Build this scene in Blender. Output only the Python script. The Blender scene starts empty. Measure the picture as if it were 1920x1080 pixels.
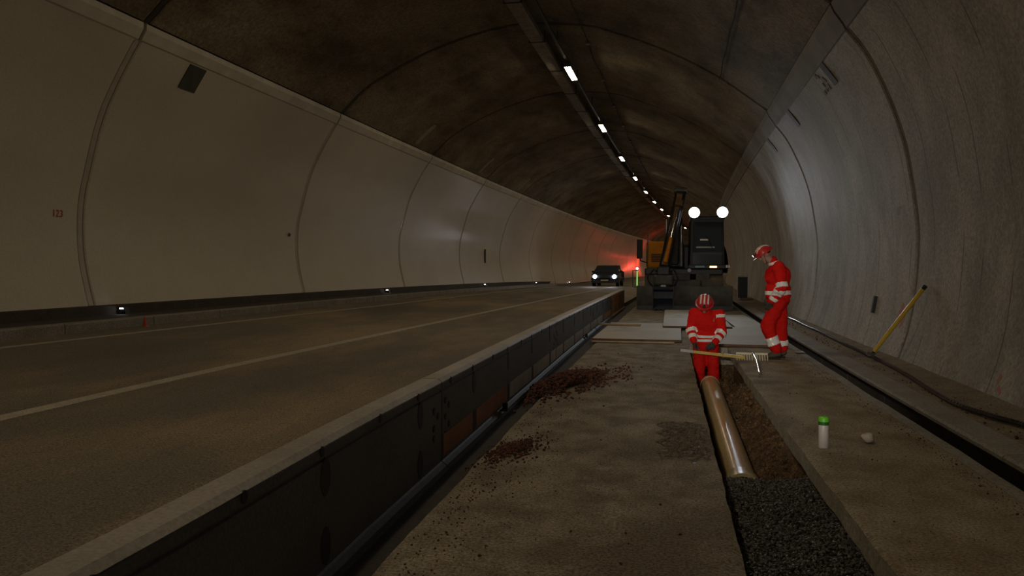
import bpy, bmesh, math, random
from math import sin, cos, pi, radians, sqrt, atan2
from mathutils import Vector, Matrix, noise

SC = bpy.context.scene
COL = SC.collection
random.seed(7)
KAP = 0.000898                      # the tunnel bends to the right: 1 / radius

# ------------------------------------------------------------------ camera, world, exposure
cam_d = bpy.data.cameras.new('camera'); cam = bpy.data.objects.new('camera', cam_d); COL.objects.link(cam)
cam_d.sensor_width = 36.0; cam_d.lens = 28.0; cam_d.clip_start = 0.05; cam_d.clip_end = 500
_yaw, _pit, _rol = radians(10.6756), radians(1.5121), radians(0.175)
_F = Vector((-sin(_yaw)*cos(_pit), cos(_yaw)*cos(_pit), -sin(_pit)))
_R = Vector((cos(_yaw), sin(_yaw), 0)); _U = _R.cross(_F)
_R2 = cos(_rol)*_R + sin(_rol)*_U; _U2 = -sin(_rol)*_R + cos(_rol)*_U
_m = Matrix((_R2, _U2, -_F)).transposed().to_4x4(); _m.translation = (0, 0, 1.39)
cam.matrix_world = _m
SC.camera = cam
w = bpy.data.worlds.new('world'); SC.world = w; w.use_nodes = True
w.node_tree.nodes['Background'].inputs[0].default_value = (0, 0, 0, 1)
w.node_tree.nodes['Background'].inputs[1].default_value = 0.0
SC.view_settings.view_transform = 'Standard'; SC.view_settings.look = 'None'
SC.view_settings.gamma = 1.0; SC.view_settings.use_curve_mapping = False
SC.view_settings.exposure = 0.0
LAMP_E = 77.0          # ceiling luminaires
WORK_W = 190.0         # excavator work lamps
FILL_W = 1900.0        # added fill lamp behind the photographer, for the workers
CAR_W = 170.0

# ------------------------------------------------------------------ materials
MATS = {}
def mat(name, col, rough=0.7, col2=None, scale=3.0, lo=0.35, hi=0.65, detail=6.0, stretch=(1, 1, 1), bump=0.0, bscale=60.0,
        metal=0.0, coat=0.0, spec=0.5, emit=None, estr=0.0, col3=None, scale3=0.6, lo3=0.5, hi3=0.7, trans=0.0, bdist=0.01, rough2=None, grain=0.0, gscale=70.0):
    if name in MATS: return MATS[name]
    m = bpy.data.materials.new(name); m.use_nodes = True; MATS[name] = m
    nt = m.node_tree; N = nt.nodes; Lk = nt.links; b = N['Principled BSDF']
    b.inputs['Roughness'].default_value = rough; b.inputs['Metallic'].default_value = metal
    b.inputs['Coat Weight'].default_value = coat; b.inputs['Coat Roughness'].default_value = 0.12
    b.inputs['Specular IOR Level'].default_value = spec
    b.inputs['Transmission Weight'].default_value = trans
    b.inputs['Base Color'].default_value = (*col, 1)
    if emit: b.inputs['Emission Color'].default_value = (*emit, 1); b.inputs['Emission Strength'].default_value = estr
    tc = N.new('ShaderNodeTexCoord'); mp = N.new('ShaderNodeMapping'); mp.inputs['Scale'].default_value = stretch
    Lk.new(tc.outputs['Object'], mp.inputs['Vector'])
    out = None
    if col2:
        n = N.new('ShaderNodeTexNoise'); n.inputs['Scale'].default_value = scale; n.inputs['Detail'].default_value = detail; n.inputs['Roughness'].default_value = 0.62
        Lk.new(mp.outputs[0], n.inputs['Vector'])
        r = N.new('ShaderNodeMapRange'); r.inputs['From Min'].default_value = lo; r.inputs['From Max'].default_value = hi
        Lk.new(n.outputs['Fac'], r.inputs['Value'])
        mx = N.new('ShaderNodeMix'); mx.data_type = 'RGBA'
        mx.inputs[6].default_value = (*col, 1); mx.inputs[7].default_value = (*col2, 1)
        Lk.new(r.outputs[0], mx.inputs[0]); out = mx.outputs[2]
        if rough2 is not None:
            r2 = N.new('ShaderNodeMapRange'); r2.inputs['To Min'].default_value = rough; r2.inputs['To Max'].default_value = rough2
            Lk.new(r.outputs[0], r2.inputs['Value']); Lk.new(r2.outputs[0], b.inputs['Roughness'])
    if col3:
        n = N.new('ShaderNodeTexNoise'); n.inputs['Scale'].default_value = scale3; n.inputs['Detail'].default_value = 4.0
        n.noise_dimensions = '4D'; n.inputs['W'].default_value = 3.3
        Lk.new(mp.outputs[0], n.inputs['Vector'])
        r = N.new('ShaderNodeMapRange'); r.inputs['From Min'].default_value = lo3; r.inputs['From Max'].default_value = hi3
        Lk.new(n.outputs['Fac'], r.inputs['Value'])
        mx = N.new('ShaderNodeMix'); mx.data_type = 'RGBA'
        if out: Lk.new(out, mx.inputs[6])
        else: mx.inputs[6].default_value = (*col, 1)
        mx.inputs[7].default_value = (*col3, 1)
        Lk.new(r.outputs[0], mx.inputs[0]); out = mx.outputs[2]
    if grain > 0:
        n = N.new('ShaderNodeTexNoise'); n.inputs['Scale'].default_value = gscale; n.inputs['Detail'].default_value = 3.0; n.inputs['Roughness'].default_value = 0.7
        Lk.new(tc.outputs['Object'], n.inputs['Vector'])
        r = N.new('ShaderNodeMapRange'); r.inputs['From Min'].default_value = .36; r.inputs['From Max'].default_value = .64
        r.inputs['To Min'].default_value = 1 - grain; r.inputs['To Max'].default_value = 1 + grain
        Lk.new(n.outputs['Fac'], r.inputs['Value'])
        vm = N.new('ShaderNodeVectorMath'); vm.operation = 'SCALE'
        if out: Lk.new(out, vm.inputs[0])
        else: vm.inputs[0].default_value = col
        Lk.new(r.outputs[0], vm.inputs['Scale']); out = vm.outputs[0]
    if out: Lk.new(out, b.inputs['Base Color'])
    if bump > 0:
        n = N.new('ShaderNodeTexNoise'); n.inputs['Scale'].default_value = bscale; n.inputs['Detail'].default_value = 5.0
        Lk.new(tc.outputs['Object'], n.inputs['Vector'])
        bp = N.new('ShaderNodeBump'); bp.inputs['Strength'].default_value = bump; bp.inputs['Distance'].default_value = bdist
        Lk.new(n.outputs['Fac'], bp.inputs['Height']); Lk.new(bp.outputs[0], b.inputs['Normal'])
    return m

def concrete_lines(name, col, col2, linecol, stain):
    """raw concrete with fine shuttering lines that run round the ring"""
    m = mat(name, col, 0.72, col2, 1.6, 0.34, 0.66, 13, (1, 1, 0.6), 0.35, 35, col3=stain, scale3=0.45, lo3=0.52, hi3=0.72, grain=.25, gscale=22)
    nt = m.node_tree; N = nt.nodes; Lk = nt.links; b = N['Principled BSDF']
    prev = b.inputs['Base Color'].links[0].from_socket
    tc = N.new('ShaderNodeTexCoord'); sep = N.new('ShaderNodeSeparateXYZ'); Lk.new(tc.outputs['Object'], sep.inputs[0])
    v = N.new('ShaderNodeTexVoronoi'); v.voronoi_dimensions = '1D'; v.feature = 'DISTANCE_TO_EDGE'; v.inputs['Scale'].default_value = 1.15
    Lk.new(sep.outputs['Y'], v.inputs['W'])
    ml = N.new('ShaderNodeMapRange'); ml.inputs['From Min'].default_value = 0.008; ml.inputs['From Max'].default_value = 0.02
    ml.inputs['To Min'].default_value = 0.85; ml.inputs['To Max'].default_value = 0.0
    Lk.new(v.outputs['Distance'], ml.inputs['Value'])
    n = N.new('ShaderNodeTexNoise'); n.inputs['Scale'].default_value = 0.9; Lk.new(tc.outputs['Object'], n.inputs['Vector'])
    mr = N.new('ShaderNodeMapRange'); mr.inputs['From Min'].default_value = 0.42; mr.inputs['From Max'].default_value = 0.54
    Lk.new(n.outputs['Fac'], mr.inputs['Value'])
    mu = N.new('ShaderNodeMath'); mu.operation = 'MULTIPLY'; Lk.new(ml.outputs[0], mu.inputs[0]); Lk.new(mr.outputs[0], mu.inputs[1])
    # small dark blow holes
    v2 = N.new('ShaderNodeTexVoronoi'); v2.inputs['Scale'].default_value = 9.0; Lk.new(tc.outputs['Object'], v2.inputs['Vector'])
    h = N.new('ShaderNodeMapRange'); h.inputs['From Min'].default_value = 0.05; h.inputs['From Max'].default_value = 0.16
    h.inputs['To Min'].default_value = 0.6; h.inputs['To Max'].default_value = 0.0
    Lk.new(v2.outputs['Distance'], h.inputs['Value'])
    mh = N.new('ShaderNodeMath'); mh.operation = 'MULTIPLY'; Lk.new(h.outputs[0], mh.inputs[0]); Lk.new(mr.outputs[0], mh.inputs[1])
    ad = N.new('ShaderNodeMath'); ad.operation = 'MAXIMUM'; Lk.new(mu.outputs[0], ad.inputs[0]); Lk.new(mh.outputs[0], ad.inputs[1])
    mx = N.new('ShaderNodeMix'); mx.data_type = 'RGBA'; mx.inputs[7].default_value = (*linecol, 1)
    Lk.new(ad.outputs[0], mx.inputs[0]); Lk.new(prev, mx.inputs[6]); Lk.new(mx.outputs[2], b.inputs['Base Color'])
    return m

M_LW = mat('painted_wall', (.62, .575, .475), 0.46, (.57, .525, .43), 0.8, .35, .7, 6, (1, .6, 1), 0.10, 7, coat=0.10, spec=.35, col3=(.50, .46, .38), scale3=.35, lo3=.55, hi3=.8, bdist=.02, grain=0.06, gscale=30)
M_LW.node_tree.nodes['Principled BSDF'].inputs['Coat Roughness'].default_value = 0.2
M_RW = concrete_lines('raw_concrete_wall', (.42, .40, .36), (.27, .255, .22), (.08, .07, .055), (.22, .20, .165))
M_VA = mat('sooty_vault', (.28, .228, .15), 0.85, (.10, .08, .052), 0.9, .36, .64, 12, (1, .55, 1), 0.4, 20, col3=(.27, .235, .17), scale3=.5, lo3=.55, hi3=.75, grain=0.3, gscale=14)
M_JOINT = mat('joint_strip', (.20, .18, .15), 0.8, (.13, .115, .095), 6)
M_JOINTV = mat('joint_strip_sooty', (.05, .042, .032), 0.85)
M_JOINTL = mat('joint_strip_painted', (.50, .46, .39), 0.5, (.42, .38, .32), 6, coat=.2)
M_BACK = mat('backing', (.03, .026, .02), 0.9)
M_COR_L = mat('cornice_painted', (.66, .61, .52), 0.5, (.52, .48, .40), 2.0)
M_COR_R = mat('cornice_concrete_shaded', (.22, .205, .18), 0.75, (.15, .14, .12), 1.5)  # right cornice darkened: shade of the gap below the vault put into colour
M_ROAD = mat('asphalt', (.175, .155, .115), 0.82, (.29, .22, .14), 0.85, .44, .64, 12, (1, .32, 1), 0.7, 90, col3=(.12, .105, .085), scale3=.55, lo3=.52, hi3=.72, spec=.3, grain=0.5, gscale=75)
M_LINE = mat('road_paint', (.44, .39, .31), 0.7, (.30, .26, .20), 7, .3, .75, grain=0.25, gscale=60)
M_KERB = mat('kerb_concrete', (.26, .24, .21), 0.75, (.19, .17, .145), 2.5, bump=.2, grain=0.3, gscale=45)
M_WALKL = mat('dark_walkway', (.055, .043, .033), 0.85, (.035, .028, .022), 3, grain=0.3, gscale=40)
M_SLAB = mat('dirty_slab', (.30, .262, .195), 0.86, (.165, .135, .092), 3.2, .38, .62, 14, (1, .8, 1), 1.0, 45, col3=(.15, .115, .075), scale3=1.1, lo3=.53, hi3=.68, spec=.25, grain=0.5, gscale=60)
M_SLABR = mat('dirty_slab_edge', (.33, .285, .21), 0.86, (.21, .165, .105), 2.6, .38, .62, 14, (1, .7, 1), 1.0, 45, col3=(.16, .125, .085), scale3=1.3, lo3=.56, hi3=.70, spec=.25, grain=0.45, gscale=60)
M_FACE = mat('cut_concrete_face', (.38, .35, .285), 0.8, (.26, .23, .175), 4, .35, .65, 10, bump=.5, bscale=40, grain=0.3, gscale=45)
M_SOIL = mat('brown_soil', (.17, .105, .05), 0.95, (.075, .048, .026), 9, .35, .65, 8, bump=1.0, bscale=22, bdist=.04, spec=.15, grain=0.5, gscale=40)
M_STRIP = mat('black_strip', (.035, .028, .022), 0.9, (.02, .016, .013), 5, bump=.6)
M_SAND = mat('walkway_sand', (.26, .21, .14), 0.92, (.17, .13, .085), 3.0, .35, .65, 9, bump=.8, bscale=60, grain=0.5, gscale=60)
M_PATCH = mat('milled_patch', (.075, .056, .035), 0.8, (.15, .12, .08), 16, .35, .65, 8, bump=1.0, bscale=80, bdist=.02, rough2=.42, spec=.3, grain=0.5, gscale=70)
M_GRAV = mat('dark_gravel', (.05, .045, .04), 0.45, (.15, .14, .125), 45, .52, .62, spec=.5)
M_GRAV2 = mat('gravel_bed', (.04, .035, .03), 0.8, (.02, .018, .015), 30)
M_PIPE = mat('tan_pipe', (.50, .36, .17), 0.36, (.36, .245, .11), 5, .35, .7, stretch=(1, .3, 1), coat=.25, bump=.06, bscale=25, spec=.35, grain=0.12, gscale=40)
M_PIPE2 = mat('pipe_collar', (.50, .43, .22), 0.3, (.40, .33, .16), 6, coat=.3)
M_STEEL = mat('barrier_steel', (.135, .132, .122), 0.6, (.095, .09, .083), 1.6, .3, .7, 8, (1, .6, 1), .12, 40, spec=.35, grain=0.2, gscale=60)
M_CAP = mat('barrier_cap', (.36, .33, .295), 0.55, (.27, .245, .215), 2.2, metal=.15, bump=.08, grain=0.15, gscale=50)
M_ORANGE = mat('orange_reflector', (.42, .16, .05), 0.45, (.30, .10, .03), 4)
M_ORST = mat('orange_steel', (.62, .24, .06), 0.5, (.33, .20, .12), 2.0, .35, .62)
M_WREF = mat('white_reflector', (.58, .53, .46), 0.5, (.44, .40, .34), 5)
M_BLACK = mat('black_rubber', (.012, .012, .012), 0.6)
M_DARKM = mat('dark_metal', (.035, .034, .034), 0.45, (.02, .02, .02), 5, metal=.3)
M_GREYM = mat('grey_metal', (.20, .20, .20), 0.4, (.12, .12, .12), 4, metal=.6)
M_CHROME = mat('chrome', (.75, .75, .75), 0.12, metal=1.0)
M_GALV = mat('galvanised', (.36, .35, .33), 0.5, (.26, .25, .235), 8, metal=.5)
M_TRAY = mat('dusty_tray', (.34, .31, .265), .65, (.20, .18, .15), 5, .35, .65, 10)
M_YEL = mat('machine_yellow', (.58, .22, .012), 0.7, (.42, .15, .012), 3, spec=.15)
M_BROWN = mat('muddy_yellow', (.20, .105, .035), 0.65, (.09, .06, .035), 4)
M_MUDST = mat('muddy_steel', (.10, .095, .085), 0.6, (.05, .045, .04), 3, metal=.2, bump=.3)
M_GLASS = mat('cab_glass', (.04, .05, .06), 0.05, coat=.5)
M_TYRE = mat('muddy_tyre', (.055, .048, .04), 0.85, (.03, .027, .024), 6)
M_BLUE = mat('dark_blue', (.02, .035, .06), 0.5, (.015, .02, .03), 4)
M_RED = mat('red_workwear', (.80, .018, .012), 0.8, (.66, .008, .006), 7, .3, .75, bump=.35, bscale=14, bdist=.03, spec=.12)
M_REDD = mat('red_trousers', (.70, .016, .011), 0.8, (.56, .008, .006), 7, .3, .75, bump=.35, bscale=14, bdist=.03, spec=.12)
M_REFL = mat('retro_band', (.95, .93, .90), 0.35, coat=.5)
M_HELM = mat('red_helmet', (.55, .03, .03), 0.35, coat=.4)
M_HELW = mat('helmet_stripe', (.82, .78, .72), 0.4)
M_SKIN = mat('skin', (.42, .25, .18), 0.6)
M_GLOVE = mat('work_glove', (.06, .07, .055), 0.85, (.03, .035, .03), 20)
M_BOOT = mat('work_boot', (.10, .075, .05), 0.7, (.05, .04, .03), 12)
M_HAIR = mat('dark_hair', (.02, .015, .012), 0.7)
M_BOARD = mat('pale_board', (.46, .435, .375), 0.7, (.36, .335, .28), 1.3, .3, .7, 8, (1, .5, 1), .15, 30, col3=(.27, .235, .175), scale3=1.0, lo3=.6, hi3=.72, grain=0.16, gscale=40)
M_BEDGE = mat('board_edge', (.20, .10, .06), 0.8, (.10, .07, .05), 8)
M_HANDLE = mat('yellow_handle', (.62, .42, .04), 0.4, (.50, .31, .03), 5, coat=.2)
M_WOOD = mat('ash_wood', (.45, .33, .18), 0.6, (.34, .24, .12), 8)
M_PALEW = mat('pale_plastic', (.74, .68, .50), 0.5, (.60, .54, .38), 8)
M_HOSE = mat('black_conduit', (.022, .020, .022), 0.22, coat=.4)
M_CANW = mat('can_white', (.72, .66, .62), 0.35, (.62, .56, .52), 6)
M_GREEN = mat('bright_green', (.16, .62, .03), 0.4)
M_DGREEN = mat('dark_green', (.03, .14, .03), 0.4)
M_STONE = mat('pale_stone', (.62, .55, .47), 0.8, (.50, .43, .36), 8, bump=.4)
M_CHIP = mat('red_brown_chips', (.17, .058, .036), 0.8, (.055, .026, .02), 18, .38, .62, grain=0.4, gscale=40)
M_DIRT = mat('dirt_bits', (.12, .075, .045), 0.9, (.06, .04, .025), 20)
M_PLATE = mat('dark_plate', (.075, .068, .055), 0.7, (.05, .045, .036), 5)
M_PLATE2 = mat('grey_plate', (.17, .16, .145), 0.7, (.13, .12, .11), 5)
M_REDTXT = mat('red_paint', (.42, .05, .03), 0.6)
M_PINK = mat('spray_mark', (.55, .14, .10), 0.8, (.36, .22, .17), 14)
M_CAR = mat('car_paint', (.035, .042, .055), 0.25, coat=.6)
M_LAMPH = mat('lamp_housing', (.20, .18, .16), 0.5, metal=.3)
M_LAMP = mat('lamp_tube', (.9, .85, .8), 0.5, emit=(1.0, .80, .53), estr=LAMP_E)
M_WHITEL = mat('white_led', (.9, .9, .9), 0.3, emit=(.88, .92, 1.0), estr=14)
M_WORKL = mat('work_lamp_lens', (.9, .9, .9), 0.3, emit=(.86, .93, 1.0), estr=9)
M_HEADL = mat('headlight_lens', (.9, .9, .9), 0.3, emit=(.90, .94, 1.0), estr=40)
M_AMBER = mat('amber_lens', (.9, .5, .1), 0.3, emit=(1.0, .50, .12), estr=14)
M_REDL = mat('red_lens', (.9, .05, .03), 0.3, emit=(1.0, .10, .07), estr=6)
M_GRNL = mat('green_strip', (.3, .8, .1), 0.3, emit=(.42, 1.0, .22), estr=.7)
M_TEAL = mat('teal_label', (.20, .42, .44), 0.5)

# ------------------------------------------------------------------ helpers
def T(x, s, z): return Vector((x + KAP*s*s/2, s, z))
class MB:
    def __init__(self): self.v = []; self.f = []; self.mi = []; self.cur = 0
    def add(self, vs, fs):
        o = len(self.v); self.v += [tuple(p) for p in vs]; self.f += [tuple(i+o for i in q) for q in fs]; self.mi += [self.cur]*len(fs); return self
    def box(self, c, size, rot=None, bev=0.0):
        sx, sy, sz = (k/2 for k in size)
        if bev <= 0:
            vs = [Vector((x, y, z)) for x in (-sx, sx) for y in (-sy, sy) for z in (-sz, sz)]
            fs = [(0, 1, 3, 2), (4, 6, 7, 5), (0, 4, 5, 1), (2, 3, 7, 6), (0, 2, 6, 4), (1, 5, 7, 3)]
        else:
            b = min(bev, sx*.9, sy*.9, sz*.9); bm = bmesh.new(); bmesh.ops.create_cube(bm, size=1)
            for q in bm.verts: q.co = Vector((q.co.x*2*sx, q.co.y*2*sy, q.co.z*2*sz))
            bmesh.ops.bevel(bm, geom=bm.edges[:], offset=b, segments=2, profile=.5, affect='EDGES')
            bm.verts.ensure_lookup_table(); bm.verts.index_update()
            vs = [q.co.copy() for q in bm.verts]; fs = [[q.index for q in f.verts] for f in bm.faces]; bm.free()
        R = rot if rot is not None else Matrix.Identity(3); c = Vector(c)
        return self.add([R @ p + c for p in vs], fs)
    def bar(self, a, b, w_, h_, up=(0, 0, 1), bev=0.0):
        a = Vector(a); b = Vector(b); d = (b-a); L = d.length; y = d.normalized(); x = y.cross(Vector(up))
        if x.length < 1e-4: x = Vector((1, 0, 0))
        x.normalize(); z = x.cross(y); R = Matrix((x, y, z)).transposed()
        return self.box((a+b)/2, (w_, L, h_), R, bev)
    def cyl(self, a, b, r0, r1=None, n=16, cap=True):
        r1 = r0 if r1 is None else r1
        return self.tube([a, b], [r0, r1], n, cap)
    def tube(self, pts, r, n=10, cap=True):
        pts = [Vector(p) for p in pts]; k = len(pts)
        rs = list(r) if isinstance(r, (list, tuple)) else [r]*k
        vs = []; fs = []; prev = None
        for i, p in enumerate(pts):
            d = (pts[min(i+1, k-1)] - pts[max(i-1, 0)]).normalized()
            if prev is None:
                u = d.cross(Vector((0, 0, 1)))
                if u.length < 1e-3: u = d.cross(Vector((0, 1, 0)))
                u.normalize()
            else:
                u = prev - d*prev.dot(d)
                u.normalize()
            prev = u; q = d.cross(u)
            for j in range(n): t = 2*pi*j/n; vs.append(p + (u*cos(t) + q*sin(t))*rs[i])
        for i in range(k-1):
            for j in range(n): fs.append((i*n+j, i*n+(j+1) % n, (i+1)*n+(j+1) % n, (i+1)*n+j))
        if cap: fs.append(tuple(range(n-1, -1, -1))); fs.append(tuple((k-1)*n+j for j in range(n)))
        return self.add(vs, fs)
    def prism(self, prof, fn, t0, t1):
        """closed 2-D profile prof swept from t0 to t1, fn(u, v, t) -> point"""
        n = len(prof); vs = [fn(u, v, t0) for u, v in prof] + [fn(u, v, t1) for u, v in prof]
        fs = [(i, (i+1) % n, n+(i+1) % n, n+i) for i in range(n)] + [tuple(range(n-1, -1, -1)), tuple(range(n, 2*n))]
        return self.add(vs, fs)
    def sweep(self, prof, fn, ts, close=True):
        n = len(prof); vs = []; fs = []
        for t in ts: vs += [fn(u, v, t) for u, v in prof]
        for i in range(len(ts)-1):
            for j in range(n if close else n-1): fs.append((i*n+j, i*n+(j+1) % n, (i+1)*n+(j+1) % n, (i+1)*n+j))
        if close: fs += [tuple(range(n-1, -1, -1)), tuple((len(ts)-1)*n+j for j in range(n))]
        return self.add(vs, fs)
    def sphere(self, c, r, nu=16, nv=10, rot=None, v0=0.0, v1=1.0):
        r = Vector(r) if not isinstance(r, (int, float)) else Vector((r, r, r)); R = rot if rot is not None else Matrix.Identity(3); c = Vector(c)
        vs = []; fs = []
        for i in range(nv+1):
            t = pi*(v0 + (v1-v0)*i/nv)
            for j in range(nu): a = 2*pi*j/nu; vs.append(R @ Vector((r.x*sin(t)*cos(a), r.y*sin(t)*sin(a), r.z*cos(t))) + c)
        for i in range(nv):
            for j in range(nu): fs.append((i*nu+j, (i+1)*nu+j, (i+1)*nu+(j+1) % nu, i*nu+(j+1) % nu))
        return self.add(vs, fs)
    def grid(self, fn, us, vs_):
        n = len(vs_); vs = [fn(u, v) for u in us for v in vs_]
        fs = [(i*n+j, (i+1)*n+j, (i+1)*n+j+1, i*n+j+1) for i in range(len(us)-1) for j in range(n-1)]
        return self.add(vs, fs)
    def build(self, name, m, parent=None, smooth=False, fix=True):
        me = bpy.data.meshes.new(name); me.from_pydata(self.v, [], self.f)
        for q in (m if isinstance(m, (list, tuple)) else [m]): me.materials.append(q)
        if len(me.materials) > 1: me.polygons.foreach_set('material_index', self.mi)
        if fix:
            bm = bmesh.new(); bm.from_mesh(me); bmesh.ops.recalc_face_normals(bm, faces=bm.faces[:]); bm.to_mesh(me); bm.free()
        if smooth:
            me.polygons.foreach_set('use_smooth', [True]*len(me.polygons))
            try: me.set_sharp_from_angle(angle=radians(40))
            except Exception: pass
        me.update()
        o = bpy.data.objects.new(name, me); COL.objects.link(o); o.parent = parent
        return o
def tag(o, label=None, cat=None, group=None, kind=None):
    if label: o['label'] = label
    if cat: o['category'] = cat
    if group: o['group'] = group
    if kind: o['kind'] = kind
    return o
def thing(name, label, cat, loc=(0, 0, 0), rz=0.0, group=None):
    e = bpy.data.objects.new(name, None); COL.objects.link(e); e.location = loc; e.rotation_euler = (0, 0, rz)
    e.empty_display_size = .1
    return tag(e, label, cat, group)
def copy_tree(o, parent=None):
    c = o.copy(); COL.objects.link(c); c.parent = parent
    for ch in list(o.children): copy_tree(ch, c)
    return c
def spot(name, parent, loc, target, watt, col, size, blend=.6, rad=.05):
    d = bpy.data.lights.new(name, 'SPOT'); d.energy = watt; d.color = col; d.spot_size = radians(size); d.spot_blend = blend; d.shadow_soft_size = rad
    o = bpy.data.objects.new(name, d); COL.objects.link(o); o.parent = parent; o.location = loc
    o.rotation_euler = (Vector(target)-Vector(loc)).to_track_quat('-Z', 'Y').to_euler(); return o
def lerp_tab(tab, t):
    if t <= tab[0][0]: return tab[0][1]
    for (a, p), (b, q) in zip(tab, tab[1:]):
        if t <= b: return p + (q-p)*(t-a)/(b-a)
    return tab[-1][1]
def frange(a, b, n): return [a + (b-a)*i/n for i in range(n+1)]

# ------------------------------------------------------------------ tunnel lining
RW = [(3.17, .05), (3.31, .51), (3.39, .96), (3.435, 1.56), (3.43, 2.0), (3.35, 2.6), (3.23, 3.2), (3.02, 3.8), (2.73, 4.4), (2.45, 4.78)]
LW = [(-9.40, -.10), (-9.54, .50), (-9.60, .73), (-9.75, 1.37), (-9.80, 1.92), (-9.77, 2.46), (-9.66, 2.95), (-9.38, 3.89), (-9.02, 4.59), (-8.67, 5.15)]
VA = [(-8.50, 5.43), (-7.70, 6.13), (-6.25, 6.87), (-4.80, 7.33), (-3.60, 7.50), (-2.20, 7.40), (-1.35, 7.17), (-.20, 6.70), (1.02, 6.05), (2.25, 5.15)]
def smooth_prof(p, n):
    """Catmull-Rom resample"""
    out = []
    P = [Vector(q) for q in p]; P = [2*P[0]-P[1]] + P + [2*P[-1]-P[-2]]
    for i in range(1, len(P)-2):
        for k in range(n):
            t = k/n; a, b, c, d = P[i-1:i+3]
            out.append(.5*((2*b) + (c-a)*t + (2*a-5*b+4*c-d)*t*t + (3*b-a-3*c+d)*t*t*t))
    out.append(P[-2]); return out
LWs, RWs, VAs = smooth_prof(LW, 4), smooth_prof(RW, 4), smooth_prof(VA, 5)
def normals(p):
    """2-D normals pointing to the tunnel's inside"""
    o = []
    for i in range(len(p)):
        t = (p[min(i+1, len(p)-1)] - p[max(i-1, 0)]).normalized(); n = Vector((t.y, -t.x))
        if n.dot(Vector((-3.2, 3.0)) - p[i]) < 0: n = -n
        o.append(n)
    return o
def wall_at(prof, z):
    zs = [(q.y, i) for i, q in enumerate(prof)]
    i = max(0, min(len(prof)-2, sum(1 for q in prof if q.y <= z)-1)); a, b = prof[i], prof[i+1]
    t = (z-a.y)/(b.y-a.y); q = a.lerp(b, t); tg = (b-a).normalized(); n = Vector((tg.y, -tg.x))
    if n.dot(Vector((-3.2, 3.0)) - q) < 0: n = -n
    return q, tg, n
S_FIRST, RING = 11.99, 7.92
KMIN, KMAX = -3, 13
def lining(parent, prof, m, mj, k, gap, name, thick=.16, nseg=3, band=.05, cham=.02):
    nn = normals(prof)
    s0 = S_FIRST + k*RING + gap; s1 = S_FIRST + (k+1)*RING - gap
    ss = frange(s0+cham, s1-cham, nseg)
    mb = MB(); n = len(prof)
    rows = [(s0, thick), (s0, cham)] + [(s, 0.0) for s in ss] + [(s1, cham), (s1, thick)]
    vs = [T(p.x - q.x*d, s, p.y - q.y*d) for s, d in rows for p, q in zip(prof, nn)]
    fs = [(i*n+j, (i+1)*n+j, (i+1)*n+j+1, i*n+j+1) for i in range(len(rows)-1) for j in range(n-1)]
    mb.add(vs, fs); o = mb.build(name, m, parent, smooth=True)
    # joint band at the start of the ring
    sj = S_FIRST + k*RING; mb = MB()
    rows = [(sj-band-.006, .10), (sj-band, .022), (sj-band*.5, .014), (sj+band*.5, .014), (sj+band, .022), (sj+band+.006, .10)]
    vs = [T(p.x - q.x*d, s, p.y - q.y*d) for s, d in rows for p, q in zip(prof, nn)]
    fs = [(i*n+j, (i+1)*n+j, (i+1)*n+j+1, i*n+j+1) for i in range(len(rows)-1) for j in range(n-1)]
    mb.add(vs, fs); mb.build('joint_strip', mj, parent, smooth=True)
def shell(name, prof, off, s0, s1):
    nn = normals(prof); mb = MB()
    mb.grid(lambda s, j: T(prof[j].x - nn[j].x*off, s, prof[j].y - nn[j].y*off), frange(s0, s1, 60), list(range(len(prof))))
    return tag(mb.build(name, M_BACK), kind='structure')
S_A, S_B = S_FIRST + KMIN*RING, 235.0
wl = shell('wall_left', LWs, .10, S_A, S_B); wr = shell('wall_right', RWs, .10, S_A, S_B); ce = shell('ceiling', VAs, .10, S_A, S_B)
for k in range(KMIN, KMAX):
    lining(wl, LWs, M_LW, M_JOINTL, k, .080, 'lining_panel', band=.058)
    lining(wr, RWs, M_RW, M_JOINT, k, .085, 'lining_panel', band=.045)
    lining(ce, VAs, M_VA, M_JOINTV, k, .085, 'vault_segment', band=.06)
S_F = S_FIRST + KMAX*RING
for par, prof, m in ((wl, LWs, M_LW), (wr, RWs, M_RW), (ce, VAs, M_VA)):      # too far away to tell the rings apart
    mb = MB(); mb.grid(lambda s, j: T(prof[j].x, s, prof[j].y), frange(S_F, S_B, 40), list(range(len(prof))))
    mb.build('far_lining', m, par, smooth=True)
def road_z(x, s):
    zk = .56 - .42*(max(0, min(s, 66))/61)**2.5
    return .09 + (zk-.15-.09)*max(0, (-1.9-x))/6.5
def kerb_z(s): return .56 - .42*(max(0, min(s, 66))/61)**2.5
# cornices
t1 = tag(bpy.data.objects.new('trim_1', None), kind='structure'); COL.objects.link(t1)
t2 = tag(bpy.data.objects.new('trim_2', None), kind='structure'); COL.objects.link(t2)
pl = [(-8.84, 5.10), (-8.69, 5.135), (-8.64, 5.16), (-8.545, 5.32), (-8.54, 5.42), (-8.62, 5.50), (-8.95, 5.35)]
pr = [(2.60, 4.70), (2.445, 4.765), (2.415, 4.83), (2.29, 5.01), (2.24, 5.12), (2.40, 5.25), (2.75, 5.05)]
for k in range(KMIN, KMAX):
    a, b = S_FIRST + k*RING + .04, S_FIRST + (k+1)*RING - .04
    mb = MB(); mb.sweep(pl, lambda u, v, t: T(u, t, v), frange(a, b, 3)); mb.build('cornice_beam', M_COR_L, t1)
    mb = MB(); mb.sweep(pr, lambda u, v, t: T(u, t, v), frange(a, b, 3)); mb.build('cornice_beam', M_COR_R, t2)
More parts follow.
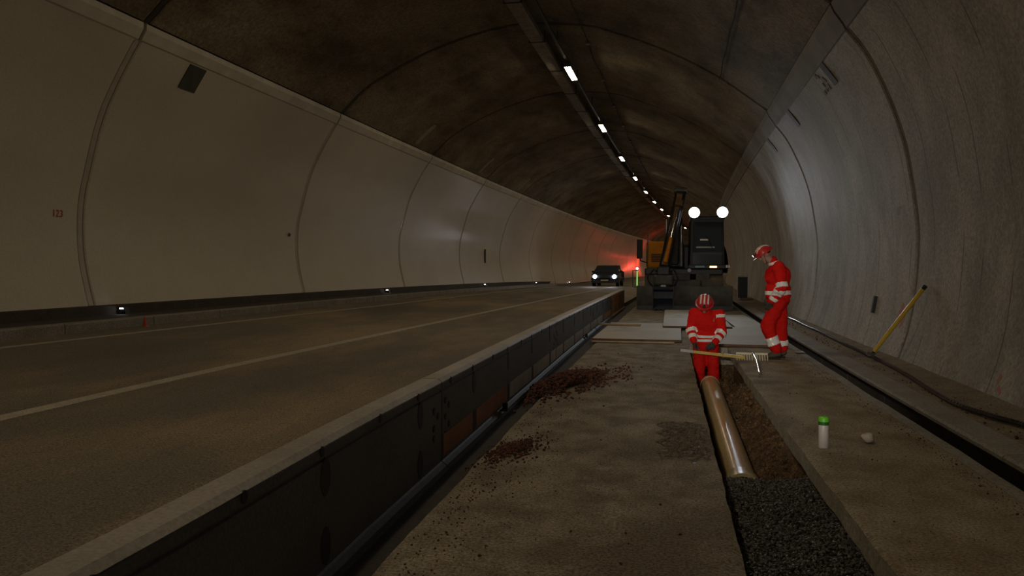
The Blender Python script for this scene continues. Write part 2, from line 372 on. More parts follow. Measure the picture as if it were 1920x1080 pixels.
for prof, m, t in ((pl, M_COR_L, t1), (pr, M_COR_R, t2)):
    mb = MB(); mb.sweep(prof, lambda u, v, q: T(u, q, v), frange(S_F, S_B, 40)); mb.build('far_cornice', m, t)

# ------------------------------------------------------------------ road, kerbs, slabs
SB = frange(S_A, 60, 48) + frange(62, S_B, 50)
mb = MB(); mb.grid(lambda x, s: T(x, s, road_z(x, s)), [-8.5, -7.4, -6, -4.7, -3.4, -2.4, -1.72], SB)
mb.grid(lambda d, s: T(-1.72, s, road_z(-1.72, s)-d), [0, .3], SB)
floor = tag(mb.build('floor', M_ROAD), kind='structure')
def stripe(xc, w_, name):
    mb = MB(); mb.sweep([(-w_/2, .0), (w_/2, .0), (w_/2, .006), (-w_/2, .006)], lambda u, v, t: T(xc(t)+u, t, road_z(xc(t)+u, t)+v-.001), frange(S_A, 60, 50)+frange(62, 150, 30))
    mb.build(name, M_LINE, floor)
stripe(lambda t: lerp_tab([(5, -4.9), (8, -4.92), (12.6, -4.81), (19.5, -4.68), (26, -4.58), (40, -4.4)], t), .15, 'lane_marking'); stripe(lambda t: lerp_tab([(8, -7.95), (14, -7.75), (20, -7.55)], t), .10, 'edge_marking')
wkl = MB(); wkl.grid(lambda x, s: T(x, s, kerb_z(s)-.01), [-9.75, -9.2, -8.62], SB)
wkl = tag(wkl.build('walkway_left', M_WALKL), kind='structure')
mb = MB(); mb.sweep([(-9.70, -.05), (-9.46, -.05), (-9.50, .14), (-9.53, .155), (-9.70, .155)], lambda u, v, t: T(u, t, kerb_z(t)+v), SB); tag(mb.build('baseboard_left', M_WALKL), kind='structure')
kl = tag(bpy.data.objects.new('kerb_left', None), kind='structure'); COL.objects.link(kl)
for i in range(48):
    a = -12 + 2.0*i + .01; b = a + 1.98
    mb = MB(); mb.sweep([(-8.64, -.3), (-8.44, -.3), (-8.44, -.02), (-8.46, .0), (-8.62, .0), (-8.64, -.01)], lambda u, v, t: T(u, t, kerb_z(t)+v), [a, (a+b)/2, b]); mb.build('kerb_stone', M_KERB, kl)
mb = MB(); mb.sweep([(-8.64, -.3), (-8.44, -.3), (-8.44, 0), (-8.64, 0)], lambda u, v, t: T(u, t, kerb_z(t)+v), frange(84, S_B, 40)); mb.build('far_kerb', M_KERB, kl)

# concrete base slab left of the trench, whole width past the trench's end
X0, X1, X2, X3, S_END = -1.30, .385, 1.04, 2.20, 14.3
def wob(s, k, a=.018): return a*noise.noise(Vector((s*1.7, k*9.1, 0))) + a*.6*noise.noise(Vector((s*6.3, k*3.7, 5)))
def hz(x, s, a=.006): return a*noise.noise(Vector((x*3, s*3, 1.5)))
SL = frange(-12, 2, 14) + frange(2.1, S_END, 110)
def slab(name, xa, xb, ss, m, ea, eb, nx, depth, hz_=.006):
    mb = MB()
    def pt(u, s, d=0): 
        x = xa + (xb-xa)*u + (ea(s)*(1-u) + eb(s)*u)
        return T(x, s, hz(x, s, hz_) - d)
    us = [0] + frange(.02, .98, nx) + [1]
    mb.grid(lambda u, s: pt(u, s, .012 if u in (0, 1) else 0), us, ss)
    for u in (0, 1): mb.grid(lambda d, s: pt(u, s, d), [.012, depth*.5, depth], ss)
    for s in (ss[0], ss[-1]): mb.grid(lambda u, d: pt(u, s, d), us, [0, depth])
    o = mb.build(name, [m, M_FACE], smooth=True)
    for p in o.data.polygons: p.material_index = 1 if abs(p.normal.z) < .5 else 0
    return tag(o, kind='structure')
slab('slab_base', X0, X1, SL, M_SLAB, lambda s: wob(s, 1, .016), lambda s: wob(s, 2, .014), 22, .30)
slab('slab_edge', X2, X3, SL, M_SLABR, lambda s: wob(s, 3, .014) + .02*max(0, (8-s)/5)*(s < 8), lambda s: 0, 16, .135)
slab('slab_far', X0, X3, frange(S_END, 60, 90), M_SLAB, lambda s: wob(s, 1, .03), lambda s: 0, 16, .30)
mb = MB(); mb.box((0, 0, 0), (.01, .01, .01)) if False else None
mb.grid(lambda x, s: T(x, s, -.045), [-1.75, -1.2], frange(-12, 60, 60)); tag(mb.build('gap_strip', M_STRIP), kind='structure')
# trench: soil bed, right bank, end wall
def bed(x, s):
    u = (x-.2)/.95
    base = -.53 if s < 11.9 else -.62
    n1 = noise.noise(Vector((x*4, s*2.6, 0)))*.05 + noise.noise(Vector((x*12, s*9, 3)))*.03 + noise.noise(Vector((x*30, s*24, 7)))*.014
    bank = max(0, (x-.72)/.33)
    amt = lerp_tab([(3, 0.05), (6.3, .25), (8, 1), (10.5, .9), (12.2, .25)], s)
    z = base + n1*(1 + 1.6*bank) + amt*(bank**1.2)*.44
    return min(z, -.14)
mb = MB(); mb.grid(lambda x, s: T(x, s, bed(x, s)), frange(.30, 1.12, 34), frange(-2, S_END, 230))
mb.grid(lambda s, z: T(1.13 + .05*noise.noise(Vector((s*5, z*9, 2))), s, z), frange(-2, S_END, 120), [-.12, -.3, -.45, -.75])
mb.grid(lambda s, z: T(.28 + .03*noise.noise(Vector((s*5, z*9, 8))), s, z), frange(-2, S_END, 80), [-.26, -.4, -.75])
mb.grid(lambda x, z: T(x, S_END+.02, z), frange(.28, 1.15, 8), [-.02, -.3, -.75])
tag(mb.build('trench', M_SOIL, smooth=True), kind='structure')
# drain slot and kerb on the right, walkway
mb = MB(); mb.sweep([(2.10, .004), (2.20, .010), (2.215, .0), (2.215, -.30), (2.56, -.30), (2.56, -.33), (2.10, -.33)], lambda u, v, t: T(u + (wob(t, 5, .012) if v > -.1 else 0), t, v), frange(-12, 60, 140))
tag(mb.build('drain_channel', M_KERB), kind='structure')
kr = tag(bpy.data.objects.new('kerb_right', None), kind='structure'); COL.objects.link(kr)
for i in range(36):
    a = -12 + 2.0*i + .006; b = a + 1.988
    mb = MB(); mb.sweep([(2.31, .055), (2.305, .085), (2.32, .105), (2.56, .115), (2.58, .10), (2.58, -.32), (2.54, -.32), (2.54, .05)], lambda u, v, t: T(u, t, v), [a, (a+b)/2, b]); mb.build('kerb_stone', M_KERB, kr)
mb = MB(); mb.grid(lambda x, s: T(x, s, .085 + (x-2.5)*.06 + .012*noise.noise(Vector((x*6, s*6, 4)))), frange(2.57, 3.45, 10), frange(-12, 60, 220))
tag(mb.build('walkway_right', M_SAND, smooth=True), kind='structure')
mb = MB(); mb.grid(lambda x, s: T(x, s, .02), [-1.8, 3.5], frange(60, S_B, 40)); tag(mb.build('floor_far', M_ROAD), kind='structure')

# ------------------------------------------------------------------ ceiling: cable tray, luminaires, cables
LAMP_X, LAMP_Z, LAMP_S0, LAMP_D = -2.885, 7.0, 23.17, 9.31
tray = thing('cable_tray', 'long grey cable tray fixed under the crown beside the ceiling lamps', 'cable tray')
for i in range(-8, 60):
    a = LAMP_S0 + i*LAMP_D/3 + .3; b = a + LAMP_D/3 - .03
    mb = MB(); mb.sweep([(-3.56, 7.30), (-3.56, 7.17), (-3.53, 7.16), (-3.25, 7.16), (-3.22, 7.17), (-3.22, 7.30), (-3.235, 7.30), (-3.24, 7.185), (-3.54, 7.185), (-3.545, 7.30)], lambda u, v, t: T(u, t, v), [a, (a+b)/2, b]); mb.build('tray_length', M_TRAY, tray)
    mb = MB(); c = T(-3.39, b+.015, 7.155); mb.box(c, (.44, .05, .02)); mb.cyl(c + Vector((-.20, 0, 0)), c + Vector((-.20, 0, .33)), .012, n=8); mb.cyl(c + Vector((.20, 0, 0)), c + Vector((.20, 0, .30)), .012, n=8); mb.build('hanger', M_DARKM, tray)
rail = thing('lamp_rail', 'thin dark rail along the crown that carries the ceiling lamps', 'rail')
mb = MB(); mb.sweep([(-2.92, 7.13), (-2.85, 7.13), (-2.85, 7.17), (-2.92, 7.17)], lambda u, v, t: T(u, t, v), frange(-14, 222, 110)); mb.build('rail_profile', M_DARKM, rail)
for i in range(-4, 30):
    p = T(-2.885, i*4.1, 7.15); mb = MB(); mb.cyl(p, p + Vector((0, 0, .32)), .012, n=6); mb.build('drop_rod', M_DARKM, rail)
def make_lamp():
    e = thing('ceiling_lamp', 'narrow glowing strip lamp hung under the tunnel crown', 'lamp', group='strip lamps in a row along the crown')
    mb = MB(); mb.sweep([(-.10, .0), (-.085, .09), (-.05, .12), (.05, .12), (.085, .09), (.10, .0), (.085, .0), (.075, .08), (-.075, .08), (-.085, .0)], lambda u, v, t: Vector((u, t, v)), [-.80, .80]); mb.build('housing', M_LAMPH, e)
    for t in (-.80, .80): mb = MB(); mb.box((0, t, .06), (.19, .02, .12), bev=.008); mb.build('end_cap', M_LAMPH, e)
    mb = MB(); mb.box((0, 0, .012), (.15, 1.54, .05)); mb.build('diffuser', M_LAMP, e)
    return e
lamp0 = make_lamp()
for i in range(-4, 21):
    o = lamp0 if i == -4 else copy_tree(lamp0)
    s = LAMP_S0 + i*LAMP_D; o.location = T(LAMP_X, s, LAMP_Z); o.rotation_euler = (0, 0, -KAP*s)
cab = thing('ceiling_cable', 'thin black cable clipped to the vault right of the lamps', 'cable')
mb = MB(); mb.tube([T(-2.2 + .02*sin(s*1.3), s, 7.36 + .02*sin(s*2.1)) for s in frange(-10, 110, 160)], .013, 6); mb.build('cable_run', M_BLACK, cab)
for i in range(26): mb = MB(); mb.box(T(-2.2, -8 + i*4.2, 7.37), (.10, .16, .09), bev=.01); mb.build('clip_box', M_GALV, cab)
mb = MB(); mb.tube([T(1.14 + .012*sin(s*3), s, 5.94) for s in frange(8, 20, 40)], .012, 6)
tag(mb.build('earth_cable', M_STRIP), 'thin dark line of cable running along the vault near the right cornice', 'cable')
for s in (26.7, 35.0, 43.0):          # pale streaks of mortar that ran down the vault beside the joints
    mb = MB()
    pts = [q for q in VAs if -8.45 < q.x < -7.6]
    mb.sweep([(-.13, -.004), (.13, -.004), (.10, .03), (-.10, .03)], lambda u, v, t: T(lerp_tab([(q.x, q.x) for q in VAs], t), s-1.0+u, lerp_tab([(q.x, q.y) for q in VAs], t) - v), frange(-8.4, -7.75, 6)); mb.build('mortar_streak', mat('mortar', (.42, .37, .28), .8, (.28, .24, .18), 8), ce)

# ------------------------------------------------------------------ things on the walls
def on_wall(prof, s, z, du, dv, th, m, name, parent=None, tilt=0.0):
    q, tg, n = wall_at(prof, z); mb = MB()
    c = T(q.x + n.x*th*.5, s, q.y + n.y*th*.5); up = Vector((tg.x, 0, tg.y)); nr = Vector((n.x, 0, n.y)); al = Vector((0, 1, 0))
    if tilt: al, up = al*cos(tilt) + up*sin(tilt), up*cos(tilt) - al*sin(tilt)
    R = Matrix((al, up, nr)).transposed(); mb.box((0, 0, 0), (du, dv, th), R, bev=min(.006, th*.3))
    o = mb.build(name, m, parent); o.location = c; return o
tag(on_wall(LWs, 13.72, 4.92, .52, .50, .02, M_PLATE, 'cover_plate'), 'dark square cover plate high on the pale painted wall', 'plate')
tag(on_wall(LWs, 40.4, 1.95, .20, .72, .05, M_BLACK, 'reflector_box'), 'narrow upright black box on the pale painted wall', 'box')
e = thing('junction_box', 'small round grey fitting on the pale painted wall beside a joint', 'wall fitting', T(-9.785, 19.45, 2.22))
mb = MB(); mb.cyl((0, 0, 0), (.03, 0, 0), .05, .042, 16); mb.build('cap', M_PLATE2, e); mb = MB(); mb.cyl((.03, 0, 0), (.04, 0, 0), .015, n=8); mb.build('screw', M_DARKM, e)
for s, lab in ((13.96, 'dark grey cover plate with a flaking patch beside it, high on the raw concrete wall'), (17.96, 'grey cover plate high on the raw concrete wall, next beyond the plate with flaking'), (21.84, 'small looking grey plate high on the raw concrete wall, last before the work lamps')):
    o = on_wall(RWs, s, 4.60, .26, .42, .02, M_PLATE, 'cover_plate'); tag(o, lab, 'plate')
    if s < 14:
        for k in range(9):
            on_wall(RWs, 14.35 + random.random()*.5, 4.45 + random.random()*.28, .06 + .1*random.random(), .05 + .08*random.random(), .012, M_PLATE2, 'mortar_flake', wr)
tag(on_wall(RWs, 13.97, .79, .09, .28, .05, M_BLACK, 'reflector_box'), 'narrow upright black box low on the raw concrete wall', 'box')
for s, z, a, b in ((12.42, .78, .16, .20), (12.30, .62, .10, .26), (12.5, .66, .20, .06), (8.6, .30, .06, .10), (8.52, .20, .12, .05), (12.0, .32, .05, .07)):
    on_wall(RWs, s, z, a, b, .002, M_PINK, 'spray_mark', wr, tilt=.5)
q, tg, n = wall_at(RWs, 2.25)
tag(on_wall(RWs, 12.72, 2.25, .42, .12, .003, mat('damp_stain', (.20, .17, .13), .7, (.36, .33, .29), 5), 'damp_stain', wr), None)
cu = bpy.data.curves.new('wall_number', 'FONT'); cu.body = '123'; cu.size = .165; cu.extrude = .002; cu.align_x = 'CENTER'
tmp = bpy.data.objects.new('tmp', cu); COL.objects.link(tmp); dg = bpy.context.evaluated_depsgraph_get()
me = bpy.data.meshes.new_from_object(tmp.evaluated_get(dg)); bpy.data.objects.remove(tmp); me.materials.clear(); me.materials.append(M_REDTXT)
q, tg, n = wall_at(LWs, 2.24)
o = bpy.data.objects.new('wall_number', me); COL.objects.link(o); tag(o, 'red stencilled number 123 on the pale painted wall', 'number')
al = Vector((0, 1, 0)); up = Vector((tg.x, 0, tg.y)); o.matrix_world = Matrix.Translation(T(q.x+.004, 11.45, 2.19)) @ Matrix((al, up, al.cross(up))).transposed().to_4x4()
# kerb markers
def kerb_light(s):
    e = thing('kerb_light', 'small white marker light at the dark foot of the pale wall', 'marker light', T(-9.38, s, kerb_z(s)-.01), group='marker lights along the foot of the pale wall')
    mb = MB(); mb.prism([(-.08, 0), (.08, 0), (.05, .12), (-.05, .12)], lambda u, v, t: Vector((u, t, v)), -.06, .06); mb.build('body', M_DARKM, e)
    mb = MB(); mb.box((.0, -.058, .100), (.07, .02, .02)); mb.build('lens', M_WHITEL, e)
for s in (12.5, 25.6, 38.9, 52.0, 65.2, 78.4): kerb_light(s)
e = thing('marker_cone', 'tiny red plastic marker cone standing against the kerb', 'cone', T(-8.32, 11.6, road_z(-8.32, 11.6)))
mb = MB(); mb.box((0, 0, .008), (.10, .10, .016)); mb.build('base', M_ORST, e)
mb = MB(); mb.cyl((0, 0, .016), (0, 0, .17), .035, .008, 14); mb.build('cone', mat('red_plastic', (.5, .06, .03), .5), e)

# ------------------------------------------------------------------ steel barrier
BX = [(-4, -1.44), (2, -1.475), (4, -1.535), (8, -1.575), (14, -1.62), (20, -1.66), (31, -1.72)]
def bx(s): return lerp_tab(BX, s)
BZ = -.045
BPROF = [(.04, 0), (.04, .022), (.010, .04), (0, .05), (0, .545), (-.012, .55), (-.012, .56), (0, .565), (0, .605), (-.025, .63), (-.140, .63), (-.165, .605), (-.165, 0)]
def barrier(a, b, label, m, bays, joints=True, capm=M_CAP, slots=True):
    e = thing('barrier_section', label, 'barrier', T(bx((a+b)/2), (a+b)/2, BZ), group=None)
    L0 = e.location
    fn = lambda u, v, t: T(bx(t)+u, t, BZ+v) - L0
    mb = MB(); mb.sweep(BPROF, fn, frange(a+.008, b-.008, 8)); mb.build('beam', m, e)
    mb = MB(); mb.sweep([(-.002, .612), (-.028, .632), (-.139, .632), (-.163, .612), (-.167, .614), (-.142, .638), (-.025, .638), (.002, .614)], fn, frange(a+.008, b-.008, 8)); mb.build('cap_strip', capm, e)
    mb = MB(); mb.sweep([(.035, .0), (.065, .0), (.065, .008), (.035, .010)], fn, frange(a+.008, b-.008, 6)); mb.build('foot_lip', M_STEEL, e)
    def oval(s, z, du, dv, nm, mm, th=.003):  # slots and bolt holes are flat plates, recess shade put into their colour
        mb = MB(); c = fn(0, z, s); pts = []
        for k in range(12):
            t = 2*pi*k/12; pts.append((du*cos(t), dv*sin(t)*(1 if abs(sin(t)) < .8 else 1.05)))
        mb.prism(pts, lambda u, v, t: c + Vector((t, u, v)), -.004, th); mb.build(nm, mm, e)
    s = 9.53 + 1.53*math.floor((a-9.53)/1.53)
    while s < b-.15:
        if s > a+.15 and slots:
            oval(s, .47, .055, .085, 'slot', M_BLACK); oval(s, .15, .055, .085, 'slot', M_BLACK)
        for d in (-.76, -.04):
            if a+.1 < s+d < b-.1: oval(s+d, .60-.005, .022, .024, 'cap_bolt', M_BLACK, .004)
        if bays and a-.2 < s-.76 < b:
            pass
        s += 1.53
    for (p, q, mm) in bays:
        mb = MB(); mb.prism([(p, .08), (q, .08), (q, .235), (p, .235)], lambda u, v, t: fn(t, v, u), -.004, .006); mb.build('reflector_panel', mm, e)
    if joints:
        for (d, z) in ((.10, .47), (.20, .42), (.10, .35), (.20, .28), (.10, .22)): oval(a + d, z, .026, .024, 'bolt_hole', M_BLACK, .004)
        for (d, z) in ((.20, .44), (.10, .39), (.20, .32), (.20, .25)): oval(b - d, z, .026, .024, 'bolt_hole', M_BLACK, .004)
    return e
J = [-6.6, -.6, 5.46, 11.68, 17.72, 23.2, 28.9]
def bays(a, b, m, gap=.07):
    out = []; s = 9.53 + 1.53*math.floor((a-9.53)/1.53)
    while s < b:
        p, q = max(s+gap, a+.03), min(s+1.53-gap, b-.03)
        if q-p > .2: out.append((p, q, m))
        s += 1.53
    return out
barrier(J[0], J[1], 'dark grey steel barrier section beside the road, behind the photographer', M_STEEL, [])
barrier(J[1], J[2], 'dark grey steel barrier section without reflector patches, before the orange patches', M_STEEL, [])
b1 = bays(J[2], J[3], M_WREF); b1 = [(p, q, M_ORANGE if p < 7.2 else M_WREF) for p, q, _ in b1]
barrier(J[2], J[3], 'grey steel barrier section with orange patches along its foot', M_STEEL, b1)
barrier(J[3], J[4], 'grey steel barrier section with pale patches, beside the pale boards', M_STEEL, bays(J[3], J[4], M_WREF))
barrier(J[4], J[5], 'grey steel barrier section with rusty end, joining the orange section', M_STEEL, bays(J[4], 20.4, M_WREF) + [(20.6, 22.9, M_ORST)])
barrier(J[5], J[6], 'orange painted barrier section ending at the excavator', M_ORST, [], slots=True)
for s in (7.55, 15.75):
    mb = MB(); c = T(bx(s)+.05, s, BZ+.05); mb.box(c, (.07, .10, .014)); mb.box(c + Vector((.0, .04, .03)), (.05, .014, .06)); 
    tag(mb.build('foot_bracket', M_DARKM), 'small dark bracket on the barrier foot, beside ' + ('the orange patches' if s < 10 else 'the pale boards'), 'bracket')

# ------------------------------------------------------------------ boards over the trench
def board(name, x0, x1, s0, s1, z, th, rot, label):
    mb = MB(); c = T((x0+x1)/2, (s0+s1)/2, z)
    mb.cur = 0; mb.box((0, 0, th/2), (x1-x0, s1-s0, th), bev=.006)
    o = mb.build(name, [M_BOARD, M_BEDGE]); 
    for p in o.data.polygons:
        if abs(p.normal.z) < .5: p.material_index = 1
    o.location = c; o.rotation_euler = (0, 0, rot); return tag(o, label, 'board', 'pale boards laid over the trench')
board('cover_board', -1.38, .27, 15.0, 19.4, .008, .045, -.02, 'pale board with reddish front edge, lying between the barrier and the trench')
board('cover_board', .49, 2.02, 14.35, 18.55, .008, .045, -.02, 'pale board lying at the feet of the worker who stands')
board('cover_board', -.15, 1.35, 18.0, 24.8, .055, .04, -.01, 'pale board overlapping the others in front of the excavator')
board('cover_board', 1.42, 2.12, 18.7, 23.6, .008, .035, .01, 'narrow dull board beside the drain slot, behind the standing worker')
mb = MB(); mb.box((0, 0, .012), (1.5, .09, .024), bev=.004); o = mb.build('timber_batten', M_WOOD); o.location = T(-.62, 14.75, .005); tag(o, 'thin timber batten in front of the pale board by the barrier', 'batten')
mb = MB(); mb.bar((0, -.5, .02), (0, .5, .02), .07, .04, bev=.004); o = mb.build('timber_batten', M_WOOD); o.location = T(-1.12, 18.4, .058); o.rotation_euler = (0, 0, 1.45); tag(o, 'dark timber offcut on the board beside the barrier', 'batten')

# ------------------------------------------------------------------ pipe
pipe = thing('drain_pipe', 'glossy tan plastic pipe lying in the trench', 'pipe', T(.625, 9.2, -.345))
pa, pb = T(.615, 6.45, -.36) - Vector(pipe.location), T(.635, 12.0, -.335) - Vector(pipe.location)
mb = MB(); n = 32
prof = [(.0, .135), (1.0, .135), (1.0, .125), (.0, .125)]
def pp(u, r, j): 
    d = (pb-pa); y = d.normalized(); x = y.cross(Vector((0, 0, 1))).normalized(); z = x.cross(y)
    return pa + d*u + (x*cos(2*pi*j/n) + z*sin(2*pi*j/n))*r
def ringmesh(mb, prof):
    k = len(prof); vs = [pp(u, r, j) for (u, r) in prof for j in range(n)]
    mb.add(vs, [(i*n+j, i*n+(j+1) % n, ((i+1) % k)*n+(j+1) % n, ((i+1) % k)*n+j) for i in range(k) for j in range(n)])
ringmesh(mb, prof); mb.build('barrel', M_PIPE, pipe, smooth=True)
mb = MB(); ringmesh(mb, [(-.012, .126), (-.012, .152), (.006, .156), (.010, .148), (.028, .148), (.031, .136), (.031, .126)]); mb.build('collar', M_PIPE2, pipe, smooth=True)
mb = MB(); ringmesh(mb, [(.985, .12), (.985, .139), (1.004, .139), (1.004, .12)]); mb.build('end_ring', M_PIPE2, pipe, smooth=True)

# ------------------------------------------------------------------ loose stuff
def stone_verts(r, seed):
    rnd = random.Random(seed); bm = bmesh.new(); bmesh.ops.create_icosphere(bm, subdivisions=1, radius=r)
    bm.verts.ensure_lookup_table(); sc = (1, .65 + .5*rnd.random(), .5 + .4*rnd.random())
    for v in bm.verts: v.co = Vector((v.co[i]*sc[i]*(.8 + .4*rnd.random()) for i in range(3)))
    vs = [v.co.copy() for v in bm.verts]; bm.verts.index_update(); fs = [[v.index for v in f.verts] for f in bm.faces]; bm.free(); return vs, fs
STN = [stone_verts(1.0, i) for i in range(14)]
def scatter(name, m, pts, label, cat, parent=None):
    mb = MB()
    for (p, r) in pts:
        vs, fs = random.choice(STN); R = Matrix.Rotation(random.random()*6.28, 3, 'Z') @ Matrix.Rotation(random.random()*6.28, 3, 'X')
        mb.add([R @ v * r + p for v in vs], fs)
    o = mb.build(name, m, parent, fix=False); return tag(o, label, cat, kind='stuff')
def grav_z(x, s): 
    z = -.165 - .035*max(0, s-3.5)*.6 + .03*noise.noise(Vector((x*3, s*2, 9)))
    if s > 6.3: z -= (s-6.3)*.75
    return z + .05*max(0, (x-.8)/.3)*(s < 6.4)
mb = MB(); mb.grid(lambda x, s: T(x, s, grav_z(x, s)-.02), frange(.30, 1.16, 14), frange(-2, 6.85, 60)); tag(mb.build('gravel_bed', M_GRAV2, smooth=True), kind='structure')
pts = []
for i in range(15000):
    s = 2.4 + 4.35*random.random()**1.0; x = .33 + random.random()*.80; r = random.uniform(.006, .0145)
    pts.append((T(x, s, grav_z(x, s) - .012 + random.random()*.014), r))
scatter('trench_gravel', M_GRAV, pts, 'dark wet gravel filling the near end of the trench', 'gravel')
def pile(cx, cs, rx, rs, h, n_, rot, rmin, rmax):
    out = []
    for i in range(n_):
        k_ = .42 if random.random() < .8 else .75; a = random.gauss(0, k_); b = random.gauss(0, k_)
        if a*a + b*b > 3.2: continue
        if noise.noise(Vector((a*2.6 + cx, b*2.6 + cs, 1))) < -.22 and a*a + b*b > .35: continue
        u, v = a*rx, b*rs; x = cx + u*cos(rot) - v*sin(rot); s = cs + u*sin(rot) + v*cos(rot)
        if x < bx(s) + .10: continue
        z = h*max(0, 1 - (a*a+b*b))**1.3*random.random()**.6
        if x < X0: z -= .03
        out.append((T(x, s, z + .006), random.uniform(rmin, rmax)))
    return out
scatter('debris_heap', M_CHIP, pile(-1.16, 9.45, .36, 1.25, .13, 3600, -.30, .010, .024), 'large heap of reddish brown chips swept against the barrier', 'debris')
scatter('debris_heap', M_CHIP, pile(-1.12, 5.88, .16, .42, .035, 800, -.25, .005, .013), 'small heap of reddish brown chips on the slab', 'debris')
tr = []
for i in range(520):
    s = 3.0 + 5.5*random.random()**1.2; x = X0 + .05 + abs(random.gauss(0, .2)); tr.append((T(x, s, .004), random.uniform(.002, .008)))
scatter('debris_trail', M_CHIP, tr, 'thin trail of reddish crumbs on the slab beside the barrier', 'debris')
bits = []
for i in range(2600):
    s = 3.2 + 10*random.random()**1.6
    x = random.choice((random.uniform(X0+.05, .36), random.uniform(X0+.05, .36), random.uniform(1.15, 2.1), random.gauss(2.02, .05), random.gauss(2.02, .06)))
    if (abs(x-1.66) < .32 and abs(s-12.7) < .35) or (-.2 < x < .4 and 5.6 < s < 7.5): continue
    bits.append((T(x, s, .005), random.uniform(.0015, .0055)*(2.4 if random.random() < .06 else 1)*(.6 + .4*min(1, s/8))))
scatter('dirt_crumbs', M_DIRT, bits, 'dark crumbs of dirt strewn over the concrete slabs', 'dirt')
sl = []
for i in range(900):
    s = 6.6 + 5.6*random.random(); x = random.uniform(.80, 1.05); sl.append((T(x, s, bed(x, s) + .005), random.uniform(.008, .026)*(1.9 if random.random() < .12 else 1)))
scatter('soil_clods', M_SOIL, sl, 'brown soil clods on the right bank of the trench', 'soil')
bk = []
for i in range(420):
    s = 5 + 20*random.random()**1.4; x = random.uniform(2.62, 3.1); bk.append((T(x, s, .105), random.uniform(.005, .016)))
scatter('walkway_grit', M_DIRT, bk, 'grit lying on the narrow walkway along the raw concrete wall', 'grit')
# milled rough patch in the slab
def patch(u, v):
    x = -.05 + .41*u + .05*noise.noise(Vector((v*9, u*2, 6)))*(1 if u < .5 else .4); s = 5.75 + 1.6*v + .12*noise.noise(Vector((u*7, v, 3))); ed = min(u, 1-u, v, 1-v)*8
    return T(x + .03*noise.noise(Vector((v*6, 2, 0))), s, -.004 + min(1, ed)*(.014 + .014*noise.noise(Vector((x*26, s*14, 0))) + .012*noise.noise(Vector((x*60, s*40, 4)))))
mb = MB(); mb.grid(patch, frange(0, 1, 46), frange(0, 1, 90)); tag(mb.build('rough_patch', M_PATCH), 'rough dark wet patch broken into the slab beside the trench', 'patch')

# ------------------------------------------------------------------ small things
e = thing('spray_can', 'white marking spray can with bright green cap on the slab edge', 'spray can', T(1.215, 6.46, .002))
R_ = .038
def lathe(mb, prof, n=24):
    vs = [Vector((r*cos(2*pi*j/n), r*sin(2*pi*j/n), z)) for (r, z) in prof for j in range(n)]; k = len(prof)
    fs = [(i*n+j, i*n+(j+1) % n, (i+1)*n+(j+1) % n, (i+1)*n+j) for i in range(k-1) for j in range(n)]
    fs += [tuple(range(n-1, -1, -1)), tuple((k-1)*n+j for j in range(n))]; return mb.add(vs, fs)
mb = MB(); lathe(mb, [(R_-.003, 0), (R_, .005), (R_, .175), (R_-.004, .186)]); mb.build('body', M_CANW, e, smooth=True)
mb = MB(); lathe(mb, [(R_+.001, .178), (R_+.001, .206)]); mb.build('collar', M_DGREEN, e, smooth=True)
mb = MB(); lathe(mb, [(R_+.002, .204), (R_+.001, .230), (R_-.008, .241), (.004, .243)]); mb.build('cap', M_GREEN, e, smooth=True)
vs, fs = stone_verts(.055, 77); mb = MB(); bm = bmesh.new(); bmesh.ops.create_icosphere(bm, subdivisions=3, radius=.048)
for v in bm.verts: v.co *= 1 + .35*noise.noise(v.co*22 + Vector((3, 1, 0))); v.co.z *= .85
bm.verts.index_update(); mb.add([v.co.copy() for v in bm.verts], [[v.index for v in f.verts] for f in bm.faces]); bm.free()
o = mb.build('pale_stone', M_STONE, smooth=True); o.location = T(1.60, 6.72, .036); tag(o, 'pale lump of stone on the slab near the spray can', 'stone')
# conduit along the right walkway
CP = [(2.95, 24), (2.93, 20.7), (2.91, 16.2), (2.87, 13.2), (2.87, 11.6), (2.79, 10.0), (2.68, 8.2), (2.74, 7.4), (2.84, 6.9), (2.95, 6.0), (2.98, 4.0), (2.9, 0), (2.95, -6)]
cp = smooth_prof(CP, 14); path = []; acc = 0
for a, b in zip(cp, cp[1:]):
    m_ = max(2, int((b-a).length/.03))
    for k in range(m_): q = a.lerp(b, k/m_); path.append(T(q.x, q.y, .085 + (q.x-2.5)*.06 + .030 + .006*sin(q.y*2)))
mb = MB(); mb.tube(path, [.026 if i % 2 else .020 for i in range(len(path))], 10); tag(mb.build('corrugated_conduit', M_HOSE, smooth=False), 'shiny black corrugated conduit snaking along the walkway by the raw wall', 'conduit')
# shovel leaning on the right wall
e = thing('shovel', 'yellow handled shovel leaning against the raw concrete wall', 'shovel', T(2.90, 12.0, .14))
L0 = Vector(e.location); top = T(3.36, 11.36, 1.15) - L0; bot = T(2.86, 12.02, .16) - L0
mb = MB(); d = (top-bot); mb.tube([bot + d*t for t in (.06, .3, .6, .9, 1.0)], [.026, .028, .028, .027, .024], 12); mb.build('handle', M_HANDLE, e, smooth=True)
mb = MB(); mb.cyl(top - d*.03, top + d*.004, .030, n=12); mb.build('grip_end', M_DARKM, e, smooth=True)
dn = d.normalized(); sd = dn.cross(Vector((0, 0, 1))).normalized(); fr = sd.cross(dn)
mb = MB(); mb.tube([bot + d*.12, bot + d*.03], [.026, .020], 12); mb.build('socket', M_DARKM, e, smooth=True)
def bl(u, v):   # dished blade running from the socket down to the walkway
    w_ = .11*(1 - .25*(v**3)); p = bot + d*.03 + (T(2.44, 10.75, .115) - L0 - bot)*v*.30 + Vector((0, 0, -.02*sin(pi*v)))
    return p + sd*u*w_ + Vector((0, 0, .035*u*u))
